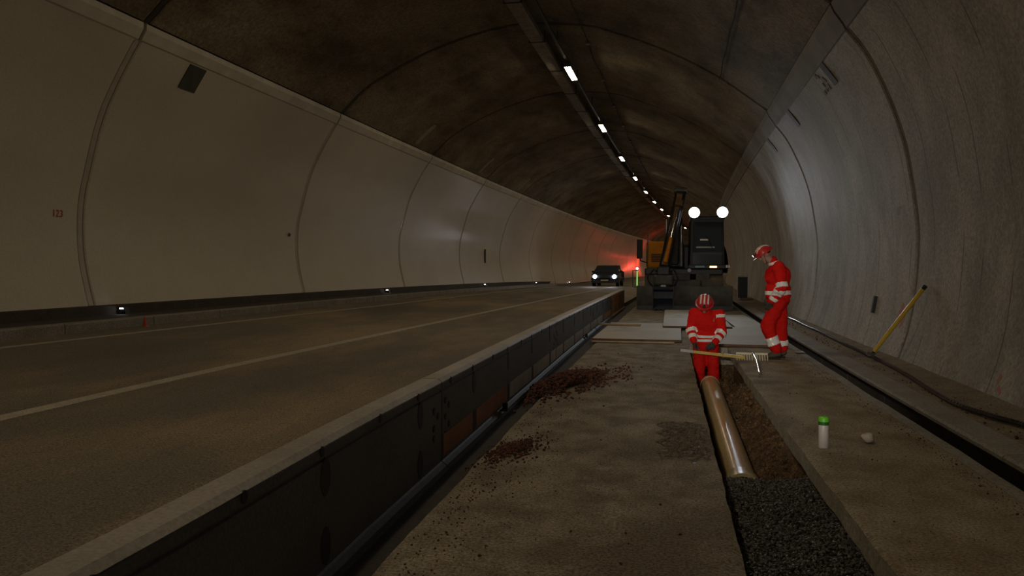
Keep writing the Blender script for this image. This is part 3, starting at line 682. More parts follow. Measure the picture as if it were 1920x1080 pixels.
mb = MB(); mb.grid(bl, frange(-1, 1, 8), frange(0, 1, 8)); ob = mb.build('blade', M_GREYM, e, smooth=True)
md = ob.modifiers.new('t', 'SOLIDIFY'); md.thickness = .004
# rake lying on the slab
e = thing('rake', 'garden rake with pale toothed head and silver handle on the slab', 'rake', T(1.265, 12.42, .01))
mb = MB(); mb.bar((-.23, .02, .085), (.23, -.01, .085), .03, .03, bev=.004); mb.build('head_bar', M_PALEW, e)
for i in range(13): x = -.22 + i*.44/12; mb = MB(); mb.tube([(x, .01 - x*.06, .08), (x, -.05 - x*.06, .05), (x, -.09 - x*.06, -.006)], [.010, .010, .006], 6); mb.build('tine', M_PALEW, e)
mb = MB(); mb.tube([(.02, 0, .085), (.0, -.6, .055), (-.09, -1.75, .022)], .016, 12); mb.build('handle', M_CHROME, e, smooth=True)
mb = MB(); mb.cyl((.02, .03, .085), (.015, -.08, .080), .022, n=12); mb.build('ferrule', M_DARKM, e, smooth=True)
# wet shiny flecks of foil on the kerb edge
e = thing('foil_scrap', 'crumpled silver foil scrap on the slab beside the drain slot', 'scrap', T(2.12, 13.6, .012))
mb = MB(); mb.grid(lambda u, v: Vector((u*.07, v*.16, .02*noise.noise(Vector((u*3, v*3, 1))) + .012)), frange(-1, 1, 6), frange(-1, 1, 10)); ob = mb.build('sheet', M_CHROME, e); ob.modifiers.new('t', 'SOLIDIFY').thickness = .003
# dark sign panel by the wall
e = thing('sign_panel', 'dark upright folded sign panel on the walkway behind the standing worker', 'sign', T(2.74, 34, .10))
mb = MB(); mb.box((0, 0, .48), (.40, .05, .86), bev=.01); mb.build('panel', M_BLACK, e)
mb = MB(); mb.box((0, -.01, .94), (.42, .05, .03)); mb.box((0, -.01, 1.03), (.42, .04, .025))
for x in (-.2, .2): mb.box((x, -.01, .5), (.025, .05, 1.05))
mb.build('frame', M_GREYM, e)
for x in (-.15, .15): mb = MB(); mb.box((x, 0, .03), (.05, .40, .05)); mb.build('foot', M_GREYM, e)
mb = MB(); mb.box((0, 0, .05), (.5, .35, .09), bev=.01); o = mb.build('timber_block', M_BROWN); o.location = T(2.78, 32.6, .10); tag(o, 'brown timber block on the walkway beside the dark sign panel', 'timber')

# ------------------------------------------------------------------ people
def capsule(mb, a, b, r0, r1, n=14):
    a = Vector(a); b = Vector(b); d = (b-a); L = d.length
    y = d.normalized() if L > 1e-6 else Vector((0, 0, 1)); pts = []; rs = []
    for k in range(6): t = pi/2*(1-k/5); pts.append(a - y*r0*sin(t)); rs.append(max(.0008, r0*cos(t)))
    for k in range(6): t = pi/2*k/5; pts.append(b + y*r1*sin(t)); rs.append(max(.0008, r1*cos(t)))
    mb.tube(pts, rs, n)
def organic(name, parts, voxel, iters, mats_, parent, wrinkle=0.0, wf=9.0, assign=None):
    mb = MB()
    for p in parts:
        if p[0] == 'cap': capsule(mb, *p[1:])
        else: mb.sphere(p[1], p[2], 18, 12, p[3] if len(p) > 3 else None)
    o = mb.build(name, mats_[0])
    m1 = o.modifiers.new('r', 'REMESH'); m1.mode = 'VOXEL'; m1.voxel_size = voxel
    m2 = o.modifiers.new('s', 'SMOOTH'); m2.factor = .5; m2.iterations = iters
    dg = bpy.context.evaluated_depsgraph_get(); me = bpy.data.meshes.new_from_object(o.evaluated_get(dg)); old = o.data
    o.modifiers.clear(); o.data = me; me.name = name; bpy.data.meshes.remove(old)
    me.materials.clear()
    for q in mats_: me.materials.append(q)
    if wrinkle:
        nr = [v.normal.copy() for v in me.vertices]
        for v, q in zip(me.vertices, nr):
            c = v.co; k = noise.noise(Vector((c.x*wf, c.y*wf, c.z*wf*1.6))) + .6*noise.noise(Vector((c.x*wf*2.3, c.y*wf*2.3, c.z*wf*3.4 + 7)))
            v.co = c + q*k*wrinkle
    if assign:
        for p in me.polygons: p.material_index = assign(p.center)
    me.polygons.foreach_set('use_smooth', [True]*len(me.polygons)); me.update()
    o.parent = parent; return o
def seg_t(p, a, b):
    d = b-a; t = (p-a).dot(d)/d.length_squared; q = a + d*max(0, min(1, t)); return t, (p-q).length
def extract(src, pred, name, m, parent, off=.004):
    me = src.data; keep = [p for p in me.polygons if pred(p.center, p.normal)]
    if not keep: return None
    idx = {}; vs = []; fs = []
    for p in keep:
        f = []
        for i in p.vertices:
            if i not in idx: idx[i] = len(vs); v = me.vertices[i]; vs.append(v.co + v.normal*off)
            f.append(idx[i])
        fs.append(f)
    mb = MB(); mb.add(vs, fs); o = mb.build(name, m, parent, smooth=True, fix=False)
    md = o.modifiers.new('t', 'SOLIDIFY'); md.thickness = .004; md.offset = 0; return o
def hand_parts(wrist, d, n, curl, side=1, thumb_in=.6):
    d = d.normalized(); n = (n - d*n.dot(d)).normalized(); s = d.cross(n)*side; P = []
    P.append(('cap', wrist - d*.01, wrist + d*.03, .030, .032))
    for k in range(4):
        o = (-.030, -.010, .010, .029)[k]; P.append(('cap', wrist + d*.02 + s*o*.75, wrist + d*.085 + s*o, .017, .014))
        p = wrist + d*.088 + s*o; L = (.036, .042, .040, .032)[k]; a = curl*.55
        for j in range(3):
            q = p + (d*cos(a) + n*sin(a))*L*(1, .72, .6)[j]; P.append(('cap', p, q, .0105-.001*j, .0095-.001*j)); p = q; a += curl
    p = wrist + d*.028 - s*.034; q = p - s*.028 + d*.034 + n*.012
    P.append(('cap', p, q, .0145, .012)); r = q + d*.026 + n*.022*thumb_in + s*.008; P.append(('cap', q, r, .0115, .010)); P.append(('cap', r, r + d*.018 + n*.016 + s*.008, .010, .0085))
    return P
def person(label, base, J, head, hands, bands, legbands, logo=None, lampon=False, bulk=1.0, deep=1.0):
    """J: joints in local metres; head: (centre, forward, up)"""
    e = thing('person', label, 'person', base)
    V = {k: Vector(v) for k, v in J.items()}
    hc, hf, hu = (Vector(q) for q in head); hf.normalize(); hu = (hu - hf*hu.dot(hf)).normalized(); hs = hf.cross(hu)
    HR = Matrix((hs, hf, hu)).transposed()
    H = lambda x, y, z: hc + hs*x + hf*y + hu*z
    pel, wai, che, nek = V['pelvis'], V['waist'], V['chest'], V['neck']
    sd = (V['shoulder_r'] - V['shoulder_l']).normalized(); ax = (che-pel).normalized(); fw = ax.cross(sd)
    TR = Matrix((sd, ax.cross(sd).normalized(), ax)).transposed()
    body = [('ell', pel, (.155, .115, .13), TR), ('ell', wai, (.135, .10, .15), TR), ('ell', che, (.165, .115, .19), TR),
            ('cap', che, nek, .10, .062), ('cap', nek, hc - hu*.05, .056, .052), ('ell', H(0, -.005, .03), (.074, .094, .098), HR), ('ell', H(0, .022, -.045), (.056, .066, .068), HR),
            ('cap', H(0, .088, .012), H(0, .104, -.022), .009, .013), ('cap', H(-.016, .078, -.062), H(.016, .078, -.062), .010, .010), ('ell', H(0, .066, -.094), (.024, .02, .018), HR),
            ('cap', H(-.045, .072, .032), H(.045, .072, .032), .011, .011)]
    for sg in (-1, 1): body.append(('ell', H(.077*sg, -.01, -.005), (.012, .022, .032), HR))
    for q in 'lr':
        S, E, W = V['shoulder_'+q], V['elbow_'+q], V['wrist_'+q]
        body += [('cap', che + (S-che)*.5, S, .08, .062), ('cap', S, E, .056, .043), ('cap', E, W, .043, .029)]
        d, n, c, sgn = hands[q]; body += hand_parts(W, Vector(d), Vector(n), c, sgn)
        h, k, a, t = V['hip_'+q], V['knee_'+q], V['ankle_'+q], V['toe_'+q]
        body += [('cap', pel + (h-pel)*.6, h, .10, .095), ('cap', h, k, .088, .060), ('cap', k, k + (a-k)*.35, .058, .060), ('cap', k + (a-k)*.35, a, .060, .040)]
        hl = a + Vector((0, 0, -.045)) - (t-a).normalized()*.03
        body += [('cap', a, hl, .048, .042), ('cap', hl, t, .046, .038), ('cap', a, a + (t-a)*.6, .045, .036)]
    def asg(c):
        for q in 'lr':
            if (c - V['ankle_'+q]).length < .30 and c.z < V['ankle_'+q].z + .10: return 2
            t, dd = seg_t(c, V['elbow_'+q], V['wrist_'+q])
            if t > .97 and dd < .30: return 1
        if (c - hc).length < .17: return 0
        return 3
    organic('body', body, .0065, 3, [M_SKIN, M_GLOVE, M_BOOT, M_REDD], e, assign=asg)
    jk = [('ell', wai, (.185, .145*deep, .17), TR), ('ell', che, (.205, .15*deep, .20), TR), ('ell', pel + (wai-pel)*.45, (.185, .15*deep, .12), TR), ('cap', che + ax*.08, nek + (nek-che)*.10, .13, .072)]
    for q in 'lr':
        S, E, W = V['shoulder_'+q], V['elbow_'+q], V['wrist_'+q]; W2 = E + (W-E)*.93
        jk += [('cap', che + (S-che)*.5 + ax*.02, S, .11, .088), ('cap', S, E, .084*bulk, .070*bulk), ('cap', E, W2, .070*bulk, .052*bulk)]
    jacket = organic('jacket', jk, .010, 4, [M_RED], e, .010, 9)
    tr = [('ell', pel, (.17, .135*deep, .14), TR)]
    for q in 'lr':
        h, k, a = V['hip_'+q], V['knee_'+q], V['ankle_'+q]; a2 = k + (a-k)*.88
        tr += [('cap', pel + (h-pel)*.6, h, .12*bulk, .112*bulk), ('cap', h, k, .106*bulk, .090*bulk), ('cap', k, a2, .090*bulk, .076*bulk)]
    trs = organic('trousers', tr, .011, 4, [M_REDD], e, .011, 8)
    for p0, p1, lo, hi, r in bands:
        A, B = V[p0], V[p1]
        def pr_(c, nrm, A=A, B=B, lo=lo, hi=hi, r=r): t, dd = seg_t(c, A, B); return lo < t < hi and dd < r
        extract(jacket, pr_, 'reflective_band', M_REFL, jacket)
    for p0, p1, lo, hi, r in legbands:
        A, B = V[p0], V[p1]
        def pr_(c, nrm, A=A, B=B, lo=lo, hi=hi, r=r): t, dd = seg_t(c, A, B); return lo < t < hi and dd < r
        extract(trs, pr_, 'reflective_band', M_REFL, trs)
    mb = MB(); n = 28; prof = []
    for k in range(12): t = pi/2*k/11; prof.append((cos(t), sin(t)))
    vs = [H(.118*r*cos(2*pi*j/n), .142*r*sin(2*pi*j/n) - .004, .036 + .118*z) for r, z in prof[:-1] for j in range(n)]
    k = len(prof)-1; vs.append(H(0, -.004, .036 + .118)); 
    fs = [(i*n+j, i*n+(j+1) % n, (i+1)*n+(j+1) % n, (i+1)*n+j) for i in range(k-1) for j in range(n)] + [((k-1)*n+j, (k-1)*n+(j+1) % n, k*n) for j in range(n)]
    mb.add(vs, fs); hel = mb.build('helmet', M_HELM, e, smooth=True); hel.modifiers.new('t', 'SOLIDIFY').thickness = .004
    mb = MB(); ring = lambda r, z, j: H((.120+r)*cos(2*pi*j/n), (.144 + r*(2.2 if sin(2*pi*j/n) > .3 else 1))*sin(2*pi*j/n) - .004, .036 + z)
    vs = [ring(r, z, j) for r, z in ((0, .004), (.018, -.006), (.016, -.012), (-.004, -.004)) for j in range(n)]
    mb.add(vs, [(i*n+j, i*n+(j+1) % n, ((i+1) % 4)*n+(j+1) % n, ((i+1) % 4)*n+j) for i in range(4) for j in range(n)]); mb.build('brim', M_HELM, hel, smooth=True)
    for x0 in (-.055, 0, .055):
        mb = MB(); pts = []
        def sp(u, v, x0=x0):
            xx = (x0 + u*.011)/.118; yy = -.75 + 1.5*v; zz = max(0, 1 - xx*xx - yy*yy); return H(.1205*xx, .1445*yy - .004, .036 + .1205*sqrt(zz))
        mb.grid(sp, [-1, 0, 1], frange(0, 1, 14)); o = mb.build('helmet_stripe', M_HELW, hel, smooth=True, fix=False); o.modifiers.new('t', 'SOLIDIFY').thickness = .003
    mb = MB(); p = H(0, .145, .085); mb.cyl(p - hf*.02, p + hf*.015, .020, .022, 14); mb.build('headlamp', M_DARKM, hel)
    mb = MB(); mb.cyl(p + hf*.0155, p + hf*.018, .017, n=14); mb.build('headlamp_lens', M_HEADLAMP if lampon else M_GREYM, hel)
    for sg in (-1, 1):
        mb = MB(); mb.sphere(H(.030*sg, .078, .012), .011, 10, 8); mb.build('eye', M_HAIR, e, smooth=True)
    mb = MB(); mb.sphere(H(0, -.02, .035), (.082, .094, .06), 16, 8, HR, .42, .72); mb.build('hair', M_HAIR, e, smooth=True)
    mb = MB()
    for sg in (-1, 1): mb.tube([H(.088*sg, .02, .04), H(.070*sg, .05, -.05), H(.02*sg, .05, -.118)], .004, 6)
    mb.build('chin_strap', M_BLACK, hel)
    for q in 'lr':
        a, t = V['ankle_'+q], V['toe_'+q]; hl = a - (t-a).normalized()*.05; d = Vector((t.x-a.x, t.y-a.y, 0)).normalized()
        zf = min(a.z - .10, t.z - .035)
        mb = MB(); mb.bar(Vector((hl.x, hl.y, zf+.012)), Vector((t.x, t.y, zf+.012)) + d*.03, .095, .024, bev=.008); mb.build('boot_sole', M_BLACK, e)
    if logo:
        mb = MB(); c = Vector(logo); pts = [(.012*sin(t*1.9)*(1 if t < 2.2 else -1), .022*cos(t)) for t in frange(0, pi, 10)]
        mb.tube([c + Vector((u, 0, v)) for u, v in pts], .005, 6); mb.build('chest_emblem', mat('emblem', (.35, .30, .16), .6), jacket)
    return e
M_HEADLAMP = mat('headlamp_led', (.9, .9, .9), .3, emit=(1, .95, .85), estr=2.5)
B1 = T(.60, 12.55, -.62); BL = lambda x, s, z: T(x, s, z) - B1
person('worker in red suit and striped helmet standing in the trench, head bowed', B1,
    dict(pelvis=BL(.60, 12.60, .21), waist=BL(.60, 12.58, .37), chest=BL(.60, 12.53, .555), neck=BL(.59, 12.46, .735),
         shoulder_r=BL(.415, 12.52, .685), elbow_r=BL(.365, 12.50, .44), wrist_r=BL(.415, 12.36, .255), shoulder_l=BL(.795, 12.52, .67), elbow_l=BL(.835, 12.48, .40), wrist_l=BL(.715, 12.32, .255),
         hip_r=BL(.51, 12.62, .16), knee_r=BL(.50, 12.55, -.20), ankle_r=BL(.50, 12.62, -.50), toe_r=BL(.48, 12.45, -.565),
         hip_l=BL(.69, 12.62, .16), knee_l=BL(.715, 12.55, -.20), ankle_l=BL(.72, 12.62, -.50), toe_l=BL(.74, 12.45, -.565)),
    (BL(.565, 12.36, .835), (-.10, -.80, -.62), (0, -.45, .8)),
    dict(r=((.25, -.25, -.9), (.8, -.3, 0), .55, 1), l=((-.80, -.25, -.50), (-.2, .8, -.5), .62, -1)),
    [('waist', 'pelvis', -.02, .24, .26), ('waist', 'pelvis', .38, .62, .26), ('elbow_r', 'wrist_r', .02, .25, .10), ('elbow_r', 'wrist_r', .45, .72, .10), ('elbow_l', 'wrist_l', .05, .28, .10), ('elbow_l', 'wrist_l', .5, .76, .10), ('shoulder_r', 'elbow_r', -.30, -.02, .06), ('shoulder_l', 'elbow_l', .0, .17, .115)],
    [], BL(.70, 12.365, .60))
B2 = T(1.66, 12.73, .0); BL2 = lambda x, s, z: T(x, s, z) - B2
person('worker in red suit standing on the slab beside the trench, looking down', B2,
    dict(pelvis=BL2(1.675, 12.73, .90), waist=BL2(1.670, 12.73, 1.06), chest=BL2(1.665, 12.73, 1.26), neck=BL2(1.60, 12.73, 1.47),
         shoulder_l=BL2(1.655, 12.54, 1.39), elbow_l=BL2(1.70, 12.46, 1.10), wrist_l=BL2(1.55, 12.50, .885), shoulder_r=BL2(1.66, 12.92, 1.39), elbow_r=BL2(1.66, 13.0, 1.10), wrist_r=BL2(1.56, 12.86, .93),
         hip_l=BL2(1.665, 12.64, .86), knee_l=BL2(1.505, 12.62, .50), ankle_l=BL2(1.655, 12.62, .115), toe_l=BL2(1.50, 12.60, .042),
         hip_r=BL2(1.70, 12.82, .86), knee_r=BL2(1.73, 12.83, .47), ankle_r=BL2(1.755, 12.83, .115), toe_r=BL2(1.60, 12.83, .042)),
    (BL2(1.475, 12.72, 1.585), (-.80, -.10, -.55), (-.5, 0, .8)),
    dict(l=((-.40, .1, -.9), (-.3, .9, 0), .5, -1), r=((-.5, -.1, -.85), (0, -.9, -.2), .5, 1)),
    [('waist', 'pelvis', .12, .52, .40), ('shoulder_l', 'elbow_l', .78, 1.02, .11), ('elbow_l', 'wrist_l', .30, .52, .10), ('elbow_l', 'wrist_l', .72, .93, .10), ('elbow_r', 'wrist_r', .3, .55, .10), ('neck', 'chest', -.05, .14, .10)],
    [('knee_l', 'ankle_l', .42, .72, .16), ('knee_r', 'ankle_r', .56, .80, .16)], None, True, 1.16, 1.30)
# levelling staff laid across the trench, under the worker's hands
e = thing('levelling_staff', 'yellow staff with silver ends held across the trench by the worker', 'staff', T(.68, 12.23, .11))
A, B = Vector((-.47, 0, .035)), Vector((.47, 0, -.055)); D = B-A
mb = MB(); mb.bar(A + D*.20, A + D*.66, .028, .045, bev=.004); mb.build('middle_section', M_HANDLE, e)
mb = MB(); mb.bar(A, A + D*.20, .026, .042, bev=.003); mb.build('end_section', M_GALV, e)
mb = MB(); mb.bar(A + D*.66, B, .026, .042, bev=.003); mb.build('end_section', M_HANDLE, e)
mb = MB(); mb.bar(A + D*.68 + Vector((0, -.002, .024)), A + D*.97 + Vector((0, -.002, .024)), .028, .006); mb.build('scale_strip', M_HELW, e)

# ------------------------------------------------------------------ excavator
ex = thing('excavator', 'mobile excavator with two bright work lamps, parked across the boards', 'excavator', T(.33, 28.6, .0))
def P(name, m, fn, parent=None, smooth=False):
    mb = MB(); fn(mb); return mb.build(name, m, parent or ex, smooth)
P('chassis', M_MUDST, lambda b: (b.box((0, 0, .78), (1.15, 3.6, .42), bev=.05), b.box((0, -1.3, .62), (1.9, .28, .24), bev=.03), b.box((0, 1.3, .62), (1.9, .28, .24), bev=.03)))
for x in (-1, 1):
    for y in (-1.3, 1.3):
        def ty(b):
            n = 36; pr_ = [(.30, -.24), (.47, -.25), (.52, -.20), (.52, .20), (.47, .25), (.30, .24)]
            vs = [Vector((x*1.0 + t, y + r*cos(2*pi*j/n), .53 + r*sin(2*pi*j/n))) for r, t in pr_ for j in range(n)]; k = len(pr_)
            b.add(vs, [(i*n+j, i*n+(j+1) % n, ((i+1) % k)*n+(j+1) % n, ((i+1) % k)*n+j) for i in range(k) for j in range(n)])
            for j in range(24):
                a = 2*pi*j/24; c = Vector((x*1.0, y + .53*cos(a), .53 + .53*sin(a))); R = Matrix.Rotation(a, 3, 'X'); b.box(c, (.42, .045, .05), R)
        w_ = P('wheel', M_TYRE, ty)
        P('rim', M_MUDST, lambda b: (b.cyl((x*1.0-.14, y, .53), (x*1.0+.14, y, .53), .31, n=24), b.cyl((x*1.0-.22*1, y, .53), (x*1.0+.22, y, .53), .12, n=16)), w_)
    P('mudguard', M_MUDST, lambda b: b.sweep([(-.27, 0), (.27, 0), (.27, .02), (-.27, .02)], lambda u, v, t: Vector((x*1.0+u, -1.3 + (.60+v)*cos(t), .55 + (.60+v)*sin(t))), frange(radians(20), radians(165), 10)))
bpf = [(-2.02 - .16*cos(t*1.5 - 1.1), .06 + .72*(t)) for t in frange(0, 1, 8)]
bpf = bpf + [(y+.05, z) for y, z in reversed(bpf)]
bl_ = P('dozer_blade', M_MUDST, lambda b: b.sweep(bpf, lambda u, v, t: Vector((t, u, v)), [-1.5, -.5, .5, 1.52]))
P('cutting_edge', M_DARKM, lambda b: b.box((0.01, -2.115, .075), (3.02, .03, .13)), bl_)
for x in (-1.5, 1.52): P('side_plate', M_MUDST, lambda b: b.box((x, -2.10, .42), (.03, .22, .74)), bl_)
for x in (-.45, .45): P('blade_arm', M_MUDST, lambda b: b.bar((x, -1.95, .40), (x, -1.2, .62), .14, .14, bev=.02), bl_)
P('slew_ring', M_DARKM, lambda b: b.cyl((0, 0, .99), (0, 0, 1.14), .62, n=36))
deck = P('deck', M_DARKM, lambda b: b.box((0, .15, 1.25), (2.55, 3.3, .22), bev=.04))
P('front_step', M_MUDST, lambda b: (b.box((-.10, -1.62, .98), (.62, .18, .42), bev=.02), b.box((.62, -1.62, .98), (.45, .18, .42), bev=.02)))
P('engine_hood', M_YEL, lambda b: b.box((-.80, .55, 1.82), (.90, 2.3, .94), bev=.08))
P('hood_vent', M_BLACK, lambda b: [b.box((-.80, -.612, 1.60 + .06*i), (.55, .02, .03)) for i in range(5)])
P('counterweight', M_DARKM, lambda b: b.box((0, 1.95, 1.75), (2.5, .55, 1.0), bev=.12))
# cab
cab = P('cab_frame', M_DARKM, lambda b: (b.box((.76, -.72, 1.42), (1.10, 1.72, .14), bev=.03),
    b.bar((.25, -1.55, 1.45), (.28, -1.36, 3.0), .08, .08), b.bar((1.27, -1.55, 1.45), (1.24, -1.36, 3.0), .08, .08), b.bar((.25, .10, 1.45), (.28, .06, 3.0), .10, .10), b.bar((1.27, .10, 1.45), (1.24, .06, 3.0), .10, .10),
    b.bar((.27, -1.52, 1.86), (1.25, -1.52, 1.86), .06, .06), b.bar((.27, -1.38, 2.95), (1.25, -1.38, 2.95), .07, .09)))
P('cab_roof', M_DARKM, lambda b: b.box((.76, -.66, 3.03), (1.12, 1.62, .12), bev=.04), cab)
P('windscreen', M_GLASS, lambda b: b.prism([(.29, 1.89), (1.23, 1.89), (1.21, 2.92), (.31, 2.92)], lambda u, v, t: Vector((u, -1.52 + (v-1.86)*.13 + t, v)), -.006, .006), cab)
P('lower_window', M_GLASS, lambda b: b.box((.76, -1.55, 1.66), (.94, .012, .34)), cab)
for x in (.265, 1.255): P('side_window', M_GLASS, lambda b: b.prism([(-1.42, 1.55), (.04, 1.55), (.02, 2.92), (-1.28, 2.92)], lambda u, v, t: Vector((x + t, u, v)), -.006, .006), cab)
P('rear_window', M_GLASS, lambda b: b.box((.76, .10, 2.3), (.92, .012, 1.2)), cab)
P('wiper', M_BLACK, lambda b: b.tube([(.95, -1.545, 1.95), (.80, -1.50, 2.30), (.72, -1.475, 2.45)], .010, 6), cab)
P('sun_visor', M_DARKM, lambda b: b.box((.76, -1.50, 2.98), (1.0, .26, .02)), cab)
P('mirror_sticker', M_HELW, lambda b: b.box((.66, -1.485, 2.31), (.27, .006, .055)), cab)
P('sticker_bar', M_GALV, lambda b: b.box((.70, -1.51, 2.06), (.60, .006, .05)), cab)
P('operator_seat', M_BLACK, lambda b: (b.box((.76, -.35, 1.72), (.50, .50, .14), bev=.05), b.box((.76, -.10, 2.08), (.48, .12, .70), bev=.05)), cab)
for x in (.325, 1.225):
    lp = P('work_lamp', M_DARKM, lambda b: (b.cyl((x, -1.55, 3.20), (x, -1.66, 3.20), .10, .185, 28), b.bar((x, -1.50, 3.08), (x, -1.52, 3.15), .04, .04)), None, True)
    P('lens', M_WORKL, lambda b: b.cyl((x, -1.662, 3.20), (x, -1.672, 3.20), .176, n=28), lp)
    spot('work_light', lp, (x, -1.70, 3.20), (x + (.3 if x > .7 else -.8), -14, .9), WORK_W, (.84, .92, 1.0), 74, 1.0, .16)
P('beacon_bar', M_DARKM, lambda b: b.box((.80, -1.60, 1.42), (1.30, .10, .13), bev=.02))
am = P('turn_lamp', M_AMBER, lambda b: [b.box((.86 + .045*i, -1.656, 1.415), (.036, .012, .05)) for i in range(5)])
P('teal_label', M_TEAL, lambda b: b.box((.52, -1.654, 1.42), (.30, .008, .06)))
P('reflector', M_HELW, lambda b: (b.box((1.38, -1.656, 1.43), (.05, .01, .08)), b.box((1.45, -1.656, 1.43), (.05, .01, .08))))
P('front_light', M_GREYM, lambda b: b.cyl((.18, -1.64, 1.30), (.18, -1.68, 1.30), .06, n=16))
# boom, stick, attachment
bm_ = P('boom', M_DARKM, lambda b: (b.bar((-.32, -.75, 1.45), (-.26, -.40, 2.8), .34, .48, up=(0, 1, 0), bev=.05), b.bar((-.26, -.42, 2.7), (-.12, -1.35, 4.0), .32, .42, up=(0, 1, 0), bev=.05)))
P('boom_pivot', M_GREYM, lambda b: (b.cyl((-.56, -.75, 1.5), (-.06, -.75, 1.5), .11, n=18), b.cyl((-.46, -.42, 2.75), (-.06, -.42, 2.75), .09, n=18), b.cyl((-.34, -1.35, 3.95), (.10, -1.35, 3.95), .10, n=18)), bm_)
for x in (-.56, -.06):
    P('boom_cylinder', M_GREYM, lambda b: (b.cyl((x, -1.05, 1.42), (x, -.95, 2.2), .065, n=14), b.cyl((x, -.95, 2.2), (x, -.60, 3.05), .040, n=12)), bm_)
st = P('stick', M_BROWN, lambda b: (b.bar((-.10, -1.25, 4.02), (-.62, -2.30, 1.42), .26, .30, up=(0, 1, 0), bev=.04), b.bar((-.08, -1.05, 4.0), (-.20, -1.62, 3.35), .25, .38, up=(0, 1, 0), bev=.05)))
P('stick_cylinder', M_CHROME, lambda b: (b.cyl((-.22, -1.76, 3.30), (-.42, -2.16, 2.35), .035, n=12)), st, True)
P('cylinder_barrel', M_YEL, lambda b: (b.cyl((-.42, -2.16, 2.35), (-.60, -2.50, 1.55), .062, n=14)), st, True)
for i, (dx, sag) in enumerate(((-.16, .05), (-.12, .10), (.13, .04), (.17, .09), (.10, .14))):
    P('hydraulic_hose', M_HOSE, lambda b: b.tube([Vector((-.10 + dx - .52*t, -1.40 - 1.02*t - sag*sin(pi*t), 3.98 - 2.55*t)) for t in frange(0, 1, 18)], .021, 8), st, True)
at = P('quick_coupler', M_DARKM, lambda b: (b.box((-.66, -2.36, 1.28), (.40, .34, .28), bev=.04), b.cyl((-.93, -2.42, 1.30), (-.39, -2.42, 1.30), .05, n=14), b.cyl((-.93, -2.26, 1.20), (-.39, -2.26, 1.20), .05, n=14)))
P('rotator', M_MUDST, lambda b: (b.box((-.66, -2.38, .98), (.62, .46, .34), bev=.06), b.cyl((-.66, -2.38, .78), (-.66, -2.38, .88), .22, n=20)))
bkp = [(-2.62, .78), (-2.20, .80), (-2.10, .62), (-2.12, .34), (-2.26, .12), (-2.44, .02), (-2.50, .04), (-2.36, .18), (-2.22, .38), (-2.20, .60), (-2.28, .70), (-2.60, .68)]
bk_ = P('bucket', M_BLUE, lambda b: b.sweep(bkp, lambda u, v, t: Vector((t, u, v)), [-.98, -.34]))
for x in (-.985, -.335): P('bucket_side', M_MUDST, lambda b: b.prism([(-2.62, .78), (-2.20, .80), (-2.10, .62), (-2.12, .34), (-2.26, .12), (-2.48, .02)], lambda u, v, t: Vector((x + t, u, v)), -.015, .015), bk_)
for i in range(5): P('tooth', M_GREYM, lambda b: b.bar((-.94 + i*.14, -2.44, .04), (-.94 + i*.14, -2.62, -.0), .05, .03), bk_)
P('bucket_plate', M_GALV, lambda b: b.box((-.66, -2.625, .80), (.16, .012, .06)), bk_)
for sg, r in ((-1, .20), (1, .14)):
    P('attachment_hose', M_HOSE, lambda b: b.tube([Vector((-.66 + sg*(.30 + r*sin(pi*t)), -2.44 - .04*sin(pi*t), 1.36 - .62*t)) for t in frange(0, 1, 14)], .024, 8), at, True)
# mirrors and handrail
mr = P('mirror', M_BLACK, lambda b: b.box((-1.46, -.95, 2.02), (.20, .06, .66), bev=.02)); P('mirror_arm', M_DARKM, lambda b: b.tube([(-1.22, -.6, 1.55), (-1.44, -.9, 1.62), (-1.46, -.95, 1.75)], .018, 8), mr)
P('handrail', M_GREYM, lambda b: b.tube([(-1.2, -.58, 1.35), (-1.2, -.62, 2.55), (-1.2, 1.4, 2.60)], .018, 8))

# ------------------------------------------------------------------ car with headlights on
cz = road_z(-5.1, 56)
car = thing('car', 'dark car driving with headlights on beyond the barrier', 'car', T(-5.12, 56, cz), -.05)
def Pc(name, m, fn, parent=None, smooth=False):
    mb = MB(); fn(mb); return mb.build(name, m, parent or car, smooth)
side = [(-2.1, .28), (-2.15, .55), (-2.05, .78), (-1.15, .95), (-.35, 1.42), (.9, 1.46), (1.75, 1.12), (2.1, .98), (2.15, .5), (2.05, .28)]
def carbody(b):
    n = len(side); rows = [(-.80, .86), (-.88, .97), (-.90, 1.0), (.90, 1.0), (.88, .97), (.80, .86)]; vs = []
    for x, k in rows:
        for y, z in side: sh = .80 if z > 1.0 else 1.0; vs.append(Vector((x*sh, y*(.98 if k < .9 else 1), .28 + (z-.28)*(k if z > .9 else 1))))
    m_ = len(rows); fs = [(i*n+j, i*n+(j+1) % n, (i+1)*n+(j+1) % n, (i+1)*n+j) for i in range(m_-1) for j in range(n)] + [tuple(range(n-1, -1, -1)), tuple((m_-1)*n+j for j in range(n))]
    b.add(vs, fs)
Pc('bodywork', M_CAR, carbody)
Pc('windscreen', M_GLASS, lambda b: b.add([Vector(q) for q in ((-.74, -1.16, .97), (.74, -1.16, .97), (.62, -.42, 1.40), (-.62, -.42, 1.40), (-.74, -1.13, .95), (.74, -1.13, .95), (.62, -.39, 1.38), (-.62, -.39, 1.38))], [(0, 1, 2, 3), (4, 7, 6, 5), (0, 4, 5, 1), (1, 5, 6, 2), (2, 6, 7, 3), (3, 7, 4, 0)]))
Pc('grille', M_BLACK, lambda b: b.box((0, -2.13, .52), (.9, .06, .20), bev=.02)); Pc('number_plate', M_HELW, lambda b: b.box((0, -2.165, .42), (.50, .012, .11)))
Pc('bumper', M_CAR, lambda b: b.box((0, -2.10, .34), (1.72, .16, .18), bev=.05))
